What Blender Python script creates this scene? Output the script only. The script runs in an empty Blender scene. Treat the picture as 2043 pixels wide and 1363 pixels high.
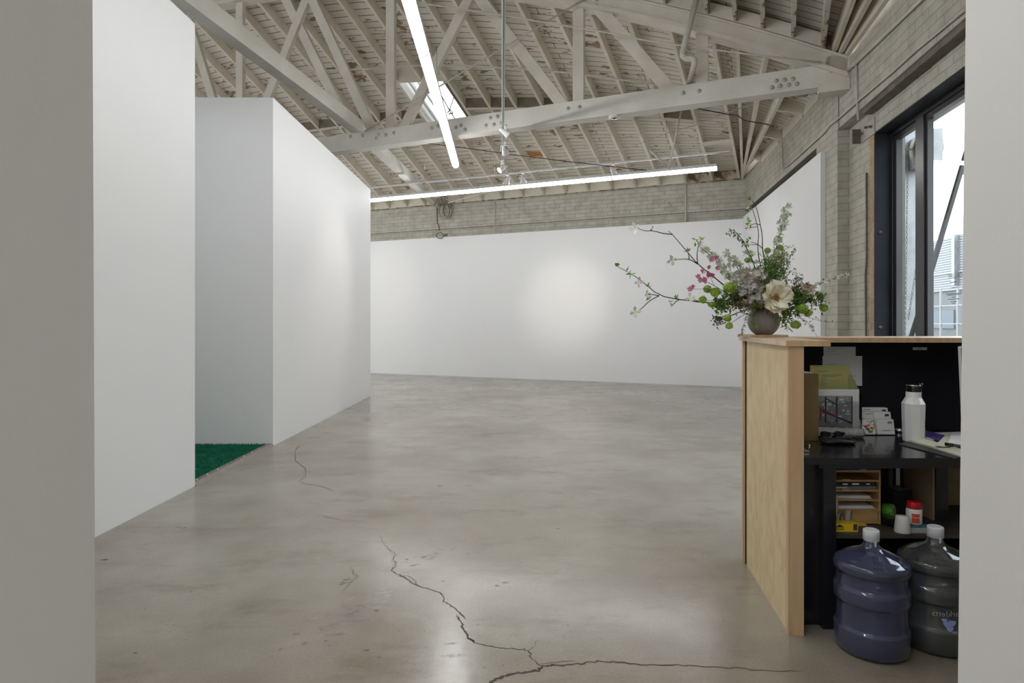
import bpy, bmesh, math, random
from mathutils import Vector, Matrix
random.seed(7)
R = random.Random(11)
scene = bpy.context.scene
COL = scene.collection
V = Vector

# ------------------------------------------------------------------ camera
F, CX, CY, EYE = 1250.0, 1021.5, 645.0, 1.30
cam_data = bpy.data.cameras.new('camera')
cam = bpy.data.objects.new('camera', cam_data)
COL.objects.link(cam)
cam.location = (0, 0, EYE)
cam.rotation_euler = (math.radians(90), 0, 0)
cam_data.sensor_fit = 'HORIZONTAL'
cam_data.sensor_width = 36.0
cam_data.lens = F / 2043 * 36.0
cam_data.shift_y = -(681.5 - CY) / 2043
cam_data.clip_start = 0.05
cam_data.clip_end = 300
scene.camera = cam

# ------------------------------------------------------------------ sky, exposure
world = bpy.data.worlds.new('overcast_sky')
scene.world = world
world.use_nodes = True
wn = world.node_tree
wn.nodes.clear()
w_out = wn.nodes.new('ShaderNodeOutputWorld')
w_bg = wn.nodes.new('ShaderNodeBackground')
w_bg.inputs[0].default_value = (0.93, 0.97, 1.0, 1)
w_bg.inputs[1].default_value = 2.4
wn.links.new(w_bg.outputs[0], w_out.inputs[0])
STRIP_EMIT = 15.0
scene.view_settings.view_transform = 'Standard'
scene.view_settings.look = 'None'
scene.view_settings.exposure = 1.07
scene.view_settings.gamma = 1.0
scene.cycles.max_bounces = 8
scene.cycles.diffuse_bounces = 5
scene.cycles.glossy_bounces = 4
scene.cycles.transmission_bounces = 8
scene.cycles.transparent_max_bounces = 12
scene.cycles.caustics_reflective = False
scene.cycles.caustics_refractive = False
scene.cycles.sample_clamp_indirect = 4.0
scene.cycles.use_denoising = True

# ------------------------------------------------------------------ frames of reference of the building
def n2(v):
    l = math.hypot(*v[:2]); return (v[0] / l, v[1] / l)
A = n2((-.919, .394))            # along the back wall, leftwards
N = (A[1], -A[0])                # out through the back wall
T = n2((-.1648, -.9863))         # along the window wall, towards the viewer
O = (-T[1], T[0])                # out through the window wall
C0 = (4.76, 12.78)               # far right corner of the brickwork

def PX(x, y, d):
    return V(((x - CX) / F * d, d, EYE - (y - CY) / F * d))
def onZ(x, y, z):
    d = (EYE - z) * F / (y - CY)
    return V(((x - CX) / F * d, d, z))
def onplane(x, y, p, dr):
    """pixel on the vertical plane through plan point p with plan direction dr"""
    r = (x - CX) / F
    t = (p[0] - r * p[1]) / (r * dr[1] - dr[0])
    d = p[1] + dr[1] * t
    return t, V(((x - CX) / F * d, d, EYE - (y - CY) / F * d))
def WR(t, o, z):
    return V((C0[0] + T[0] * t + O[0] * o, C0[1] + T[1] * t + O[1] * o, z))
def WB(a, b, z):
    return V((C0[0] + A[0] * a - N[0] * b, C0[1] + A[1] * a - N[1] * b, z))
def onWR(x, y, o=0.0):
    p = (C0[0] + O[0] * o, C0[1] + O[1] * o)
    t, q = onplane(x, y, p, T)
    return t, q.z
def onWB(x, y, b=0.0):
    p = (C0[0] - N[0] * b, C0[1] - N[1] * b)
    t, q = onplane(x, y, p, A)
    return t, q.z
TT = onWR(1690, 150)[0]
P1 = (C0[0] + T[0] * TT, C0[1] + T[1] * TT)
OFF = (P1[0] - C0[0]) * A[0] + (P1[1] - C0[1]) * A[1]
BAY = -((P1[0] - C0[0]) * N[0] + (P1[1] - C0[1]) * N[1])
P2 = (P1[0] + T[0] * TT, P1[1] + T[1] * TT)
def TR(s, q, z):
    return V((P1[0] + A[0] * s - N[0] * q, P1[1] + A[1] * s - N[1] * q, z))
def onTR(x, y, q=0.0):
    p = (P1[0] - N[0] * q, P1[1] - N[1] * q)
    t, w = onplane(x, y, p, A)
    return t, w.z
def zc(s):
    return 6.83 - .026 * (10.3 - s) ** 2
ZP = 4.25                        # underside of the rafters at the walls
def zr(a, b):
    return ZP + (zc(a - OFF) + .02 - ZP) * b / BAY
def inv(px, py, dz=0.0):
    rr = (px - CX) / F
    best = None
    for i in range(400):
        b = BAY * i / 399
        p0 = (C0[0] - N[0] * b, C0[1] - N[1] * b)
        a = (p0[0] - rr * p0[1]) / (rr * A[1] - A[0])
        p = WB(a, b, zr(a, b) + dz)
        e = abs(CY - (p.z - EYE) * F / p.y - py)
        if best is None or e < best[0]:
            best = (e, p)
    return best[1]
def XYZ(x, y, z):
    return V((x, y, z))

# ------------------------------------------------------------------ materials
def new_mat(name):
    m = bpy.data.materials.new(name)
    m.use_nodes = True
    nt = m.node_tree
    return m, nt, nt.nodes['Principled BSDF']
def nd(nt, kind, **kw):
    n = nt.nodes.new('ShaderNode' + kind)
    for k, v in kw.items():
        if k in n.inputs:
            n.inputs[k].default_value = v
        else:
            setattr(n, k, v)
    return n
def c4(c):
    return (c[0], c[1], c[2], 1)
def mat(name, col, rough=.5, metal=0.0, spec=None, col2=None, scale=6.0, stretch=(1, 1, 1), bump=0.0, bscale=None,
        coord='Object', detail=4.0, lo=.35, hi=.65, sheen=0, coat=0, trans=0, ior=None, emit=None, estr=0, alpha=None, rvar=0):
    m, nt, bs = new_mat(name)
    bs.inputs['Base Color'].default_value = c4(col)
    bs.inputs['Roughness'].default_value = rough
    bs.inputs['Metallic'].default_value = metal
    if spec is not None: bs.inputs['Specular IOR Level'].default_value = spec
    if coat: bs.inputs['Coat Weight'].default_value = coat
    if trans: bs.inputs['Transmission Weight'].default_value = trans
    if ior: bs.inputs['IOR'].default_value = ior
    if alpha is not None: bs.inputs['Alpha'].default_value = alpha
    if sheen: bs.inputs['Sheen Weight'].default_value = sheen
    if emit:
        bs.inputs['Emission Color'].default_value = c4(emit)
        bs.inputs['Emission Strength'].default_value = estr
    if col2 or bump or rvar:
        tc = nd(nt, 'TexCoord')
        mp = nd(nt, 'Mapping')
        mp.inputs['Scale'].default_value = stretch
        nt.links.new(tc.outputs[coord], mp.inputs[0])
        nz = nd(nt, 'TexNoise')
        nz.inputs['Scale'].default_value = scale
        nz.inputs['Detail'].default_value = detail
        nt.links.new(mp.outputs[0], nz.inputs['Vector'])
        if col2:
            rp = nd(nt, 'ValToRGB')
            rp.color_ramp.elements[0].position = lo
            rp.color_ramp.elements[1].position = hi
            rp.color_ramp.elements[0].color = c4(col)
            rp.color_ramp.elements[1].color = c4(col2)
            nt.links.new(nz.outputs[0], rp.inputs[0])
            nt.links.new(rp.outputs[0], bs.inputs['Base Color'])
        if rvar:
            mr = nd(nt, 'MapRange')
            mr.inputs['To Min'].default_value = rough - rvar
            mr.inputs['To Max'].default_value = rough + rvar
            nt.links.new(nz.outputs[0], mr.inputs[0])
            nt.links.new(mr.outputs[0], bs.inputs['Roughness'])
        if bump:
            nb = nd(nt, 'TexNoise')
            nb.inputs['Scale'].default_value = bscale or scale
            nb.inputs['Detail'].default_value = 5
            nt.links.new(mp.outputs[0], nb.inputs['Vector'])
            bp = nd(nt, 'Bump')
            bp.inputs['Strength'].default_value = bump
            bp.inputs['Distance'].default_value = .01
            nt.links.new(nb.outputs[0], bp.inputs['Height'])
            nt.links.new(bp.outputs[0], bs.inputs['Normal'])
    return m

def brick_mat(name, c1, c2, mortar, peel=None):
    m, nt, bs = new_mat(name)
    bs.inputs['Roughness'].default_value = .75
    uv = nd(nt, 'UVMap')
    nzd = nd(nt, 'TexNoise'); nzd.inputs['Scale'].default_value = 9
    nt.links.new(uv.outputs[0], nzd.inputs['Vector'])
    mx = nd(nt, 'VectorMath', operation='SCALE'); mx.inputs['Scale'].default_value = .012
    nt.links.new(nzd.outputs['Color'], mx.inputs[0])
    ad = nd(nt, 'VectorMath', operation='ADD')
    nt.links.new(uv.outputs[0], ad.inputs[0]); nt.links.new(mx.outputs[0], ad.inputs[1])
    br = nd(nt, 'TexBrick')
    br.inputs['Scale'].default_value = 1
    br.inputs['Brick Width'].default_value = .25
    br.inputs['Row Height'].default_value = .088
    br.inputs['Mortar Size'].default_value = .0042
    br.inputs['Mortar Smooth'].default_value = .25
    br.inputs['Bias'].default_value = 0
    br.inputs['Color1'].default_value = c4(c1)
    br.inputs['Color2'].default_value = c4(c2)
    br.inputs['Mortar'].default_value = c4(mortar)
    nt.links.new(ad.outputs[0], br.inputs['Vector'])
    nz = nd(nt, 'TexNoise'); nz.inputs['Scale'].default_value = 5; nz.inputs['Detail'].default_value = 8
    nt.links.new(uv.outputs[0], nz.inputs['Vector'])
    rp = nd(nt, 'ValToRGB')
    rp.color_ramp.elements[0].position = .3; rp.color_ramp.elements[0].color = (.72, .7, .66, 1)
    rp.color_ramp.elements[1].position = .62; rp.color_ramp.elements[1].color = (1, 1, 1, 1)
    nt.links.new(nz.outputs[0], rp.inputs[0])
    mm = nd(nt, 'MixRGB', blend_type='MULTIPLY'); mm.inputs[0].default_value = .8
    nt.links.new(br.outputs['Color'], mm.inputs[1]); nt.links.new(rp.outputs[0], mm.inputs[2])
    # small chips and drips
    n3 = nd(nt, 'TexNoise'); n3.inputs['Scale'].default_value = 26; n3.inputs['Detail'].default_value = 3
    nt.links.new(uv.outputs[0], n3.inputs['Vector'])
    r3 = nd(nt, 'ValToRGB')
    r3.color_ramp.elements[0].position = .70; r3.color_ramp.elements[0].color = (0, 0, 0, 1)
    r3.color_ramp.elements[1].position = .74; r3.color_ramp.elements[1].color = (1, 1, 1, 1)
    nt.links.new(n3.outputs[0], r3.inputs[0])
    m3 = nd(nt, 'MixRGB'); m3.inputs[2].default_value = (.1, .08, .06, 1)
    nt.links.new(r3.outputs[0], m3.inputs[0]); nt.links.new(mm.outputs[0], m3.inputs[1])
    nt.links.new(m3.outputs[0], bs.inputs['Base Color'])
    bp = nd(nt, 'Bump'); bp.inputs['Strength'].default_value = .5; bp.inputs['Distance'].default_value = .012; bp.invert = True
    ma = nd(nt, 'Math', operation='MULTIPLY_ADD'); ma.inputs[1].default_value = -.35
    nt.links.new(nz.outputs[0], ma.inputs[0]); nt.links.new(br.outputs['Fac'], ma.inputs[2])
    nt.links.new(ma.outputs[0], bp.inputs['Height']); nt.links.new(bp.outputs[0], bs.inputs['Normal'])
    return m

def deck_mat(name, base, brown, amount=.5):
    """painted boards, joints every 115 mm, the paint flaking to brown wood"""
    m, nt, bs = new_mat(name)
    bs.inputs['Roughness'].default_value = .7
    uv = nd(nt, 'UVMap')
    br = nd(nt, 'TexBrick')
    br.inputs['Scale'].default_value = 1
    br.inputs['Brick Width'].default_value = 2.6
    br.inputs['Row Height'].default_value = .122
    br.inputs['Mortar Size'].default_value = .0055
    br.inputs['Mortar Smooth'].default_value = .1
    br.inputs['Color1'].default_value = c4(base)
    br.inputs['Color2'].default_value = c4([x * .9 for x in base])
    br.inputs['Mortar'].default_value = (.07, .055, .04, 1)
    nt.links.new(uv.outputs[0], br.inputs['Vector'])
    mp = nd(nt, 'Mapping'); mp.inputs['Scale'].default_value = (1.5, 3.2, 1)
    nt.links.new(uv.outputs[0], mp.inputs[0])
    nz = nd(nt, 'TexNoise'); nz.inputs['Scale'].default_value = 2.2; nz.inputs['Detail'].default_value = 9; nz.inputs['Roughness'].default_value = .68
    nt.links.new(mp.outputs[0], nz.inputs['Vector'])
    nl = nd(nt, 'TexNoise'); nl.inputs['Scale'].default_value = .7; nl.inputs['Detail'].default_value = 2
    nt.links.new(uv.outputs[0], nl.inputs['Vector'])
    ma = nd(nt, 'Math', operation='MULTIPLY_ADD'); ma.inputs[1].default_value = .45
    nt.links.new(nl.outputs[0], ma.inputs[0]); nt.links.new(nz.outputs[0], ma.inputs[2])
    rp = nd(nt, 'ValToRGB')
    th = .86 - .1 * amount
    rp.color_ramp.elements[0].position = th; rp.color_ramp.elements[0].color = (0, 0, 0, 1)
    rp.color_ramp.elements[1].position = th + .02; rp.color_ramp.elements[1].color = (1, 1, 1, 1)
    nt.links.new(ma.outputs[0], rp.inputs[0])
    nb = nd(nt, 'TexNoise'); nb.inputs['Scale'].default_value = 4
    nt.links.new(uv.outputs[0], nb.inputs['Vector'])
    rb = nd(nt, 'ValToRGB')
    rb.color_ramp.elements[0].position = .4; rb.color_ramp.elements[0].color = c4(brown)
    rb.color_ramp.elements[1].position = .62; rb.color_ramp.elements[1].color = (.30, .19, .12, 1)
    nt.links.new(nb.outputs[0], rb.inputs[0])
    mm = nd(nt, 'MixRGB')
    nt.links.new(rp.outputs[0], mm.inputs[0]); nt.links.new(br.outputs['Color'], mm.inputs[1]); nt.links.new(rb.outputs[0], mm.inputs[2])
    nt.links.new(mm.outputs[0], bs.inputs['Base Color'])
    bp = nd(nt, 'Bump'); bp.inputs['Strength'].default_value = .6; bp.inputs['Distance'].default_value = .01; bp.invert = True
    nt.links.new(br.outputs['Fac'], bp.inputs['Height']); nt.links.new(bp.outputs[0], bs.inputs['Normal'])
    return m

def floor_mat():
    m, nt, bs = new_mat('polished_concrete')
    tc = nd(nt, 'TexCoord')
    def noise(scale, detail, st=(1, 1, 1), rough=.55):
        mp = nd(nt, 'Mapping'); mp.inputs['Scale'].default_value = st
        nt.links.new(tc.outputs['Object'], mp.inputs[0])
        n = nd(nt, 'TexNoise'); n.inputs['Scale'].default_value = scale; n.inputs['Detail'].default_value = detail
        n.inputs['Roughness'].default_value = rough
        nt.links.new(mp.outputs[0], n.inputs['Vector'])
        return n
    def ramp(n, stops):
        r = nd(nt, 'ValToRGB')
        e = r.color_ramp.elements
        while len(e) < len(stops): e.new(.5)
        for i in reversed(range(len(stops))):
            e[i].position = stops[i][0]; e[i].color = c4(stops[i][1])
        nt.links.new(n.outputs[0], r.inputs[0])
        return r
    big = ramp(noise(.75, 5), [(.34, (.228, .198, .152)), (.5, (.282, .256, .208)), (.66, (.338, .316, .272))])
    mid = ramp(noise(2.4, 7, rough=.65), [(.3, (.80, .79, .77)), (.6, (1.0, 1.0, 1.0))])
    fine = ramp(noise(90, 3), [(.3, (.90, .89, .88)), (.65, (1.04, 1.04, 1.04))])
    dark = ramp(noise(1.3, 9, (1, 2.2, 1), .7), [(.52, (1, 1, 1)), (.60, (.88, .86, .83)), (.72, (.66, .61, .55))])
    cur = big.outputs[0]
    for r, f in ((mid, .55), (fine, .8), (dark, .9)):
        mx = nd(nt, 'MixRGB', blend_type='MULTIPLY'); mx.inputs[0].default_value = f
        nt.links.new(cur, mx.inputs[1]); nt.links.new(r.outputs[0], mx.inputs[2])
        cur = mx.outputs[0]
    nt.links.new(cur, bs.inputs['Base Color'])
    rr = nd(nt, 'MapRange'); rr.inputs['From Min'].default_value = .35; rr.inputs['From Max'].default_value = .65
    rr.inputs['To Min'].default_value = .17; rr.inputs['To Max'].default_value = .245
    nt.links.new(noise(1.7, 6).outputs[0], rr.inputs[0])
    nt.links.new(rr.outputs[0], bs.inputs['Roughness'])
    bs.inputs['Specular IOR Level'].default_value = .5
    bp = nd(nt, 'Bump'); bp.inputs['Strength'].default_value = .06; bp.inputs['Distance'].default_value = .01
    nt.links.new(noise(22, 4).outputs[0], bp.inputs['Height']); nt.links.new(bp.outputs[0], bs.inputs['Normal'])
    return m

def glass_mat(name, tint=(.93, .97, .97), refl=.08):
    m = bpy.data.materials.new(name); m.use_nodes = True
    nt = m.node_tree; nt.nodes.clear()
    out = nd(nt, 'OutputMaterial'); tr = nd(nt, 'BsdfTransparent'); gl = nd(nt, 'BsdfGlossy')
    tr.inputs[0].default_value = c4(tint); gl.inputs['Roughness'].default_value = .02
    fr = nd(nt, 'Fresnel'); fr.inputs[0].default_value = 1.3
    mx = nd(nt, 'MixShader')
    nt.links.new(fr.outputs[0], mx.inputs[0]); nt.links.new(tr.outputs[0], mx.inputs[1]); nt.links.new(gl.outputs[0], mx.inputs[2])
    nt.links.new(mx.outputs[0], out.inputs[0])
    return m

M = {}
M['wall'] = mat('white_wall_paint', (.79, .80, .825), .6, bump=.04, bscale=60, scale=.6, col2=(.81, .82, .84))
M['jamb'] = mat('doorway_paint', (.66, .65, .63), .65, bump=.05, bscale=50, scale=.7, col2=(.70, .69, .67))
M['floor'] = floor_mat()
M['crack'] = mat('floor_crack_dirt', (.085, .07, .055), .9)
M['stain'] = mat('floor_scuff_dirt', (.13, .11, .09), .24, col2=(.27, .245, .205), scale=30, lo=.45, hi=.6)
M['smear'] = mat('brown_floor_smear', (.19, .165, .135), .24, col2=(.27, .245, .205), scale=12, lo=.4, hi=.6)
M['brick'] = brick_mat('painted_brick', (.50, .485, .43), (.46, .45, .395), (.32, .30, .255))
M['redbrick'] = brick_mat('bare_brick_edge', (.46, .26, .16), (.52, .36, .24), (.45, .40, .33))
M['timber'] = mat('painted_timber', (.56, .52, .455), .6, col2=(.64, .60, .535), scale=3, stretch=(1, 1, 1), bump=.3, bscale=35)
M['timber_light'] = mat('painted_chord_timber', (.58, .56, .51), .55, col2=(.66, .645, .60), scale=2.5, bump=.35, bscale=30)
M['rafter'] = mat('painted_rafter', (.66, .605, .52), .65, col2=(.74, .69, .61), scale=4, bump=.2, bscale=20)
M['oldrafter'] = mat('flaking_rafter', (.19, .13, .09), .8, col2=(.56, .53, .48), scale=9, stretch=(1, 1, .5), lo=.40, hi=.45, detail=8, bump=.5, bscale=20)
M['dark_block'] = mat('dark_timber', (.16, .125, .095), .8, col2=(.21, .17, .13), scale=6)
M['pale_block'] = mat('painted_blocking', (.60, .56, .47), .65, col2=(.66, .63, .55), scale=3)
M['deck'] = deck_mat('flaking_roof_boards', (.70, .65, .575), (.20, .14, .10), .45)
M['deck_near'] = deck_mat('roof_boards', (.55, .53, .48), (.13, .10, .075), .3)
M['rust_stain'] = mat('water_stained_timber', (.12, .075, .045), .85, col2=(.42, .36, .28), scale=7, detail=8, lo=.42, hi=.55)
M['lintel'] = mat('dirty_painted_lintel', (.10, .085, .065), .7, col2=(.20, .18, .145), scale=5, detail=8)
M['orange'] = mat('orange_patch', (.42, .20, .05), .7, col2=(.35, .15, .04), scale=10)
M['pinkpatch'] = mat('pink_primer', (.48, .36, .30), .7, col2=(.52, .45, .39), scale=7)
M['bolt'] = mat('painted_bolt', (.42, .40, .36), .45, bump=.3, bscale=80)
M['rust'] = mat('dark_rusty_steel', (.10, .085, .07), .6, col2=(.16, .13, .10), scale=20)
M['pipe'] = mat('painted_pipe', (.56, .54, .50), .45, col2=(.50, .47, .42), scale=8)
M['cable'] = mat('black_cable', (.03, .028, .027), .6)
M['white_metal'] = mat('white_powder_coat', (.72, .73, .74), .4)
M['chrome'] = mat('chrome', (.75, .75, .76), .2, 1.0)
M['tube'] = mat('frosted_led_lens', (.9, .9, .9), .5, emit=(1.0, 1.0, .99), estr=STRIP_EMIT)
M['lamp'] = mat('lit_lamp_face', (.9, .9, .9), .5, emit=(1.0, .94, .84), estr=10)
M['steel_blue'] = mat('blue_grey_steel', (.018, .021, .028), .6, 0.0, spec=.2, col2=(.025, .029, .037), scale=3)
M['black_frame'] = mat('black_window_frame', (.022, .022, .026), .35)
M['glass'] = glass_mat('window_glass')
M['clear'] = glass_mat('clear_acrylic', (.96, .97, .97))
M['galv'] = mat('galvanised_steel', (.20, .215, .23), .4, .5, col2=(.26, .275, .29), scale=6)
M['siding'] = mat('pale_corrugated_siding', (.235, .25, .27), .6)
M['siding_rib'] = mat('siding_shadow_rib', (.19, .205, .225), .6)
M['greywall'] = mat('grey_street_wall', (.12, .13, .14), .7, col2=(.105, .115, .125), scale=1)
M['fencepaint'] = mat('weathered_fence_paint', (.27, .285, .30), .6)
M['asphalt'] = mat('asphalt', (.14, .14, .14), .9, col2=(.18, .18, .18), scale=5)
M['carpaint'] = mat('silver_car_paint', (.40, .42, .45), .25, .2, coat=.6)
M['carglass'] = mat('car_window', (.05, .06, .07), .08)
M['tyre'] = mat('tyre_rubber', (.02, .02, .02), .8)
M['turf'] = mat('green_carpet_pile', (.006, .24, .135), .95, col2=(.002, .12, .07), scale=25, stretch=(.25, 1.6, 1), bump=1.0, bscale=160)
M['bronze'] = mat('bronze_threshold', (.15, .125, .105), .45, .1, col2=(.19, .16, .135), scale=12)

def ply_mat(name, c1, c2, grain=(1, 1, .12)):
    m, nt, bs = new_mat(name)
    bs.inputs['Roughness'].default_value = .42
    tc = nd(nt, 'TexCoord'); mp = nd(nt, 'Mapping'); mp.inputs['Scale'].default_value = grain
    nt.links.new(tc.outputs['Object'], mp.inputs[0])
    nz = nd(nt, 'TexNoise'); nz.inputs['Scale'].default_value = 16; nz.inputs['Detail'].default_value = 7; nz.inputs['Distortion'].default_value = .8
    nt.links.new(mp.outputs[0], nz.inputs['Vector'])
    rp = nd(nt, 'ValToRGB')
    rp.color_ramp.elements[0].position = .36; rp.color_ramp.elements[0].color = c4(c1)
    rp.color_ramp.elements[1].position = .62; rp.color_ramp.elements[1].color = c4(c2)
    nt.links.new(nz.outputs[0], rp.inputs[0]); nt.links.new(rp.outputs[0], bs.inputs['Base Color'])
    return m
M['ply'] = ply_mat('birch_plywood', (.60, .455, .24), (.71, .565, .33), (1, 1, .5))
M['maple'] = ply_mat('maple_trim', (.52, .335, .19), (.62, .425, .26), (1.5, 1.5, .1))
M['mapletop'] = ply_mat('maple_counter', (.56, .41, .27), (.66, .51, .36), (.6, .6, 1))
M['rawply'] = mat('raw_plywood', (.33, .24, .15), .7, col2=(.42, .31, .20), scale=9, bump=.2, bscale=40)
M['bamboo'] = ply_mat('bamboo', (.45, .27, .10), (.56, .36, .16), (.3, 1, 1.4))
M['blackdesk'] = mat('black_desk_lacquer', (.012, .012, .015), .2, col2=(.018, .017, .02), scale=6, coat=.2)
M['blackmatte'] = mat('black_painted_board', (.014, .014, .022), .75, spec=.25)
M['paper'] = mat('white_paper', (.82, .82, .84), .8)
M['paper_cream'] = mat('cream_paper', (.62, .63, .50), .8)
M['yellow_note'] = mat('yellow_notepaper', (.72, .70, .27), .8)
M['ink'] = mat('printed_ink', (.05, .05, .06), .8)
M['greyink'] = mat('grey_ink', (.25, .25, .28), .8)
M['redink'] = mat('red_ink', (.55, .05, .06), .7)
M['mapgrey'] = mat('map_print', (.38, .39, .42), .7, col2=(.27, .28, .31), scale=60)
M['kraft'] = mat('kraft_cardboard', (.30, .20, .085), .75, col2=(.33, .225, .10), scale=5)
M['bubble'] = mat('bubble_wrap', (.55, .55, .54), .3, bump=1.0, bscale=120, scale=50)
M['pouch'] = mat('black_leather', (.03, .033, .037), .4, bump=.2, bscale=60)
M['blackgloss'] = mat('glossy_black_plastic', (.01, .01, .012), .12)
M['teal'] = mat('teal_enamel', (.01, .16, .13), .3)
M['purple'] = mat('purple_print', (.12, .07, .33), .5)
M['bottlewhite'] = mat('white_enamel_bottle', (.80, .80, .81), .3, coat=.3)
M['red'] = mat('red_plastic', (.50, .01, .015), .35)
M['redlabel'] = mat('red_label', (.62, .08, .03), .5)
M['navy'] = mat('navy_label', (.03, .06, .16), .5)
M['plastic_white'] = mat('white_plastic', (.72, .72, .71), .35)
M['yellow'] = mat('yellow_cardboard', (.78, .55, .02), .45)
M['greenlabel'] = mat('green_label', (.10, .35, .03), .4)
M['sponge_blue'] = mat('blue_sponge_top', (.06, .16, .20), .9, bump=.6, bscale=90)
M['sponge'] = mat('grey_sponge', (.40, .44, .40), .95, bump=.6, bscale=90)
M['tapeclear'] = mat('clear_tape_roll', (.48, .48, .42), .2, trans=.35)
M['vase'] = mat('stoneware_glaze', (.20, .185, .185), .55, col2=(.255, .24, .235), scale=12, bump=.15, bscale=70)
M['cap'] = mat('bottle_cap_plastic', (.66, .68, .73), .4)
M['blue_bottle'] = mat('blue_polycarbonate', (.42, .48, .85), .06, trans=.90, ior=1.14, coat=1.0)
M['grey_bottle'] = mat('smoky_polycarbonate', (.66, .71, .72), .10, trans=.93, ior=1.14, coat=1.0)
M['logo_blue'] = mat('pale_blue_print', (.30, .38, .75), .5)
M['logo_white'] = mat('pale_print', (.55, .58, .70), .5)
M['darkgrey'] = mat('dark_grey_card', (.05, .05, .055), .5)

def leafmat(name, c, c2, tr=.25):
    m = mat(name, c, .5, col2=c2, scale=30)
    bs = m.node_tree.nodes['Principled BSDF']
    bs.inputs['Subsurface Weight'].default_value = 0
    return m
M['bark'] = mat('dark_bark', (.022, .014, .018), .7)
M['greenstem'] = mat('green_stem', (.06, .09, .025), .6)
M['leaf'] = leafmat('mid_green_leaf', (.085, .165, .03), (.16, .27, .06))
M['leaf_bright'] = leafmat('bright_green_leaf', (.15, .34, .03), (.24, .45, .07))
M['leaf_dark'] = leafmat('deep_green_leaf', (.045, .08, .02), (.09, .15, .04))
M['leaf_olive'] = leafmat('olive_leaf', (.17, .21, .05), (.28, .32, .11))
M['leaf_plum'] = leafmat('plum_leaf', (.05, .03, .03), (.10, .055, .05))
M['leaf_brown'] = leafmat('russet_foliage', (.13, .085, .035), (.20, .15, .06))
M['vib'] = leafmat('lime_blossom', (.19, .33, .025), (.34, .50, .07))
M['white_petal'] = leafmat('white_petal', (.68, .70, .60), (.78, .80, .74))
M['greypetal'] = leafmat('grey_white_petal', (.42, .39, .36), (.58, .55, .51))
M['delph'] = leafmat('greenish_white_petal', (.50, .56, .42), (.70, .73, .66))
M['cream'] = leafmat('cream_petal', (.68, .64, .48), (.76, .73, .60))
M['pink'] = leafmat('pink_petal', (.52, .14, .26), (.62, .25, .36))
M['blush'] = leafmat('blush_petal', (.55, .42, .34), (.62, .52, .42))
M['stamen'] = leafmat('orange_stamen', (.55, .28, .04), (.62, .38, .07))
M['berry'] = leafmat('red_berry', (.3, .01, .02), (.35, .02, .03))

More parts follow.
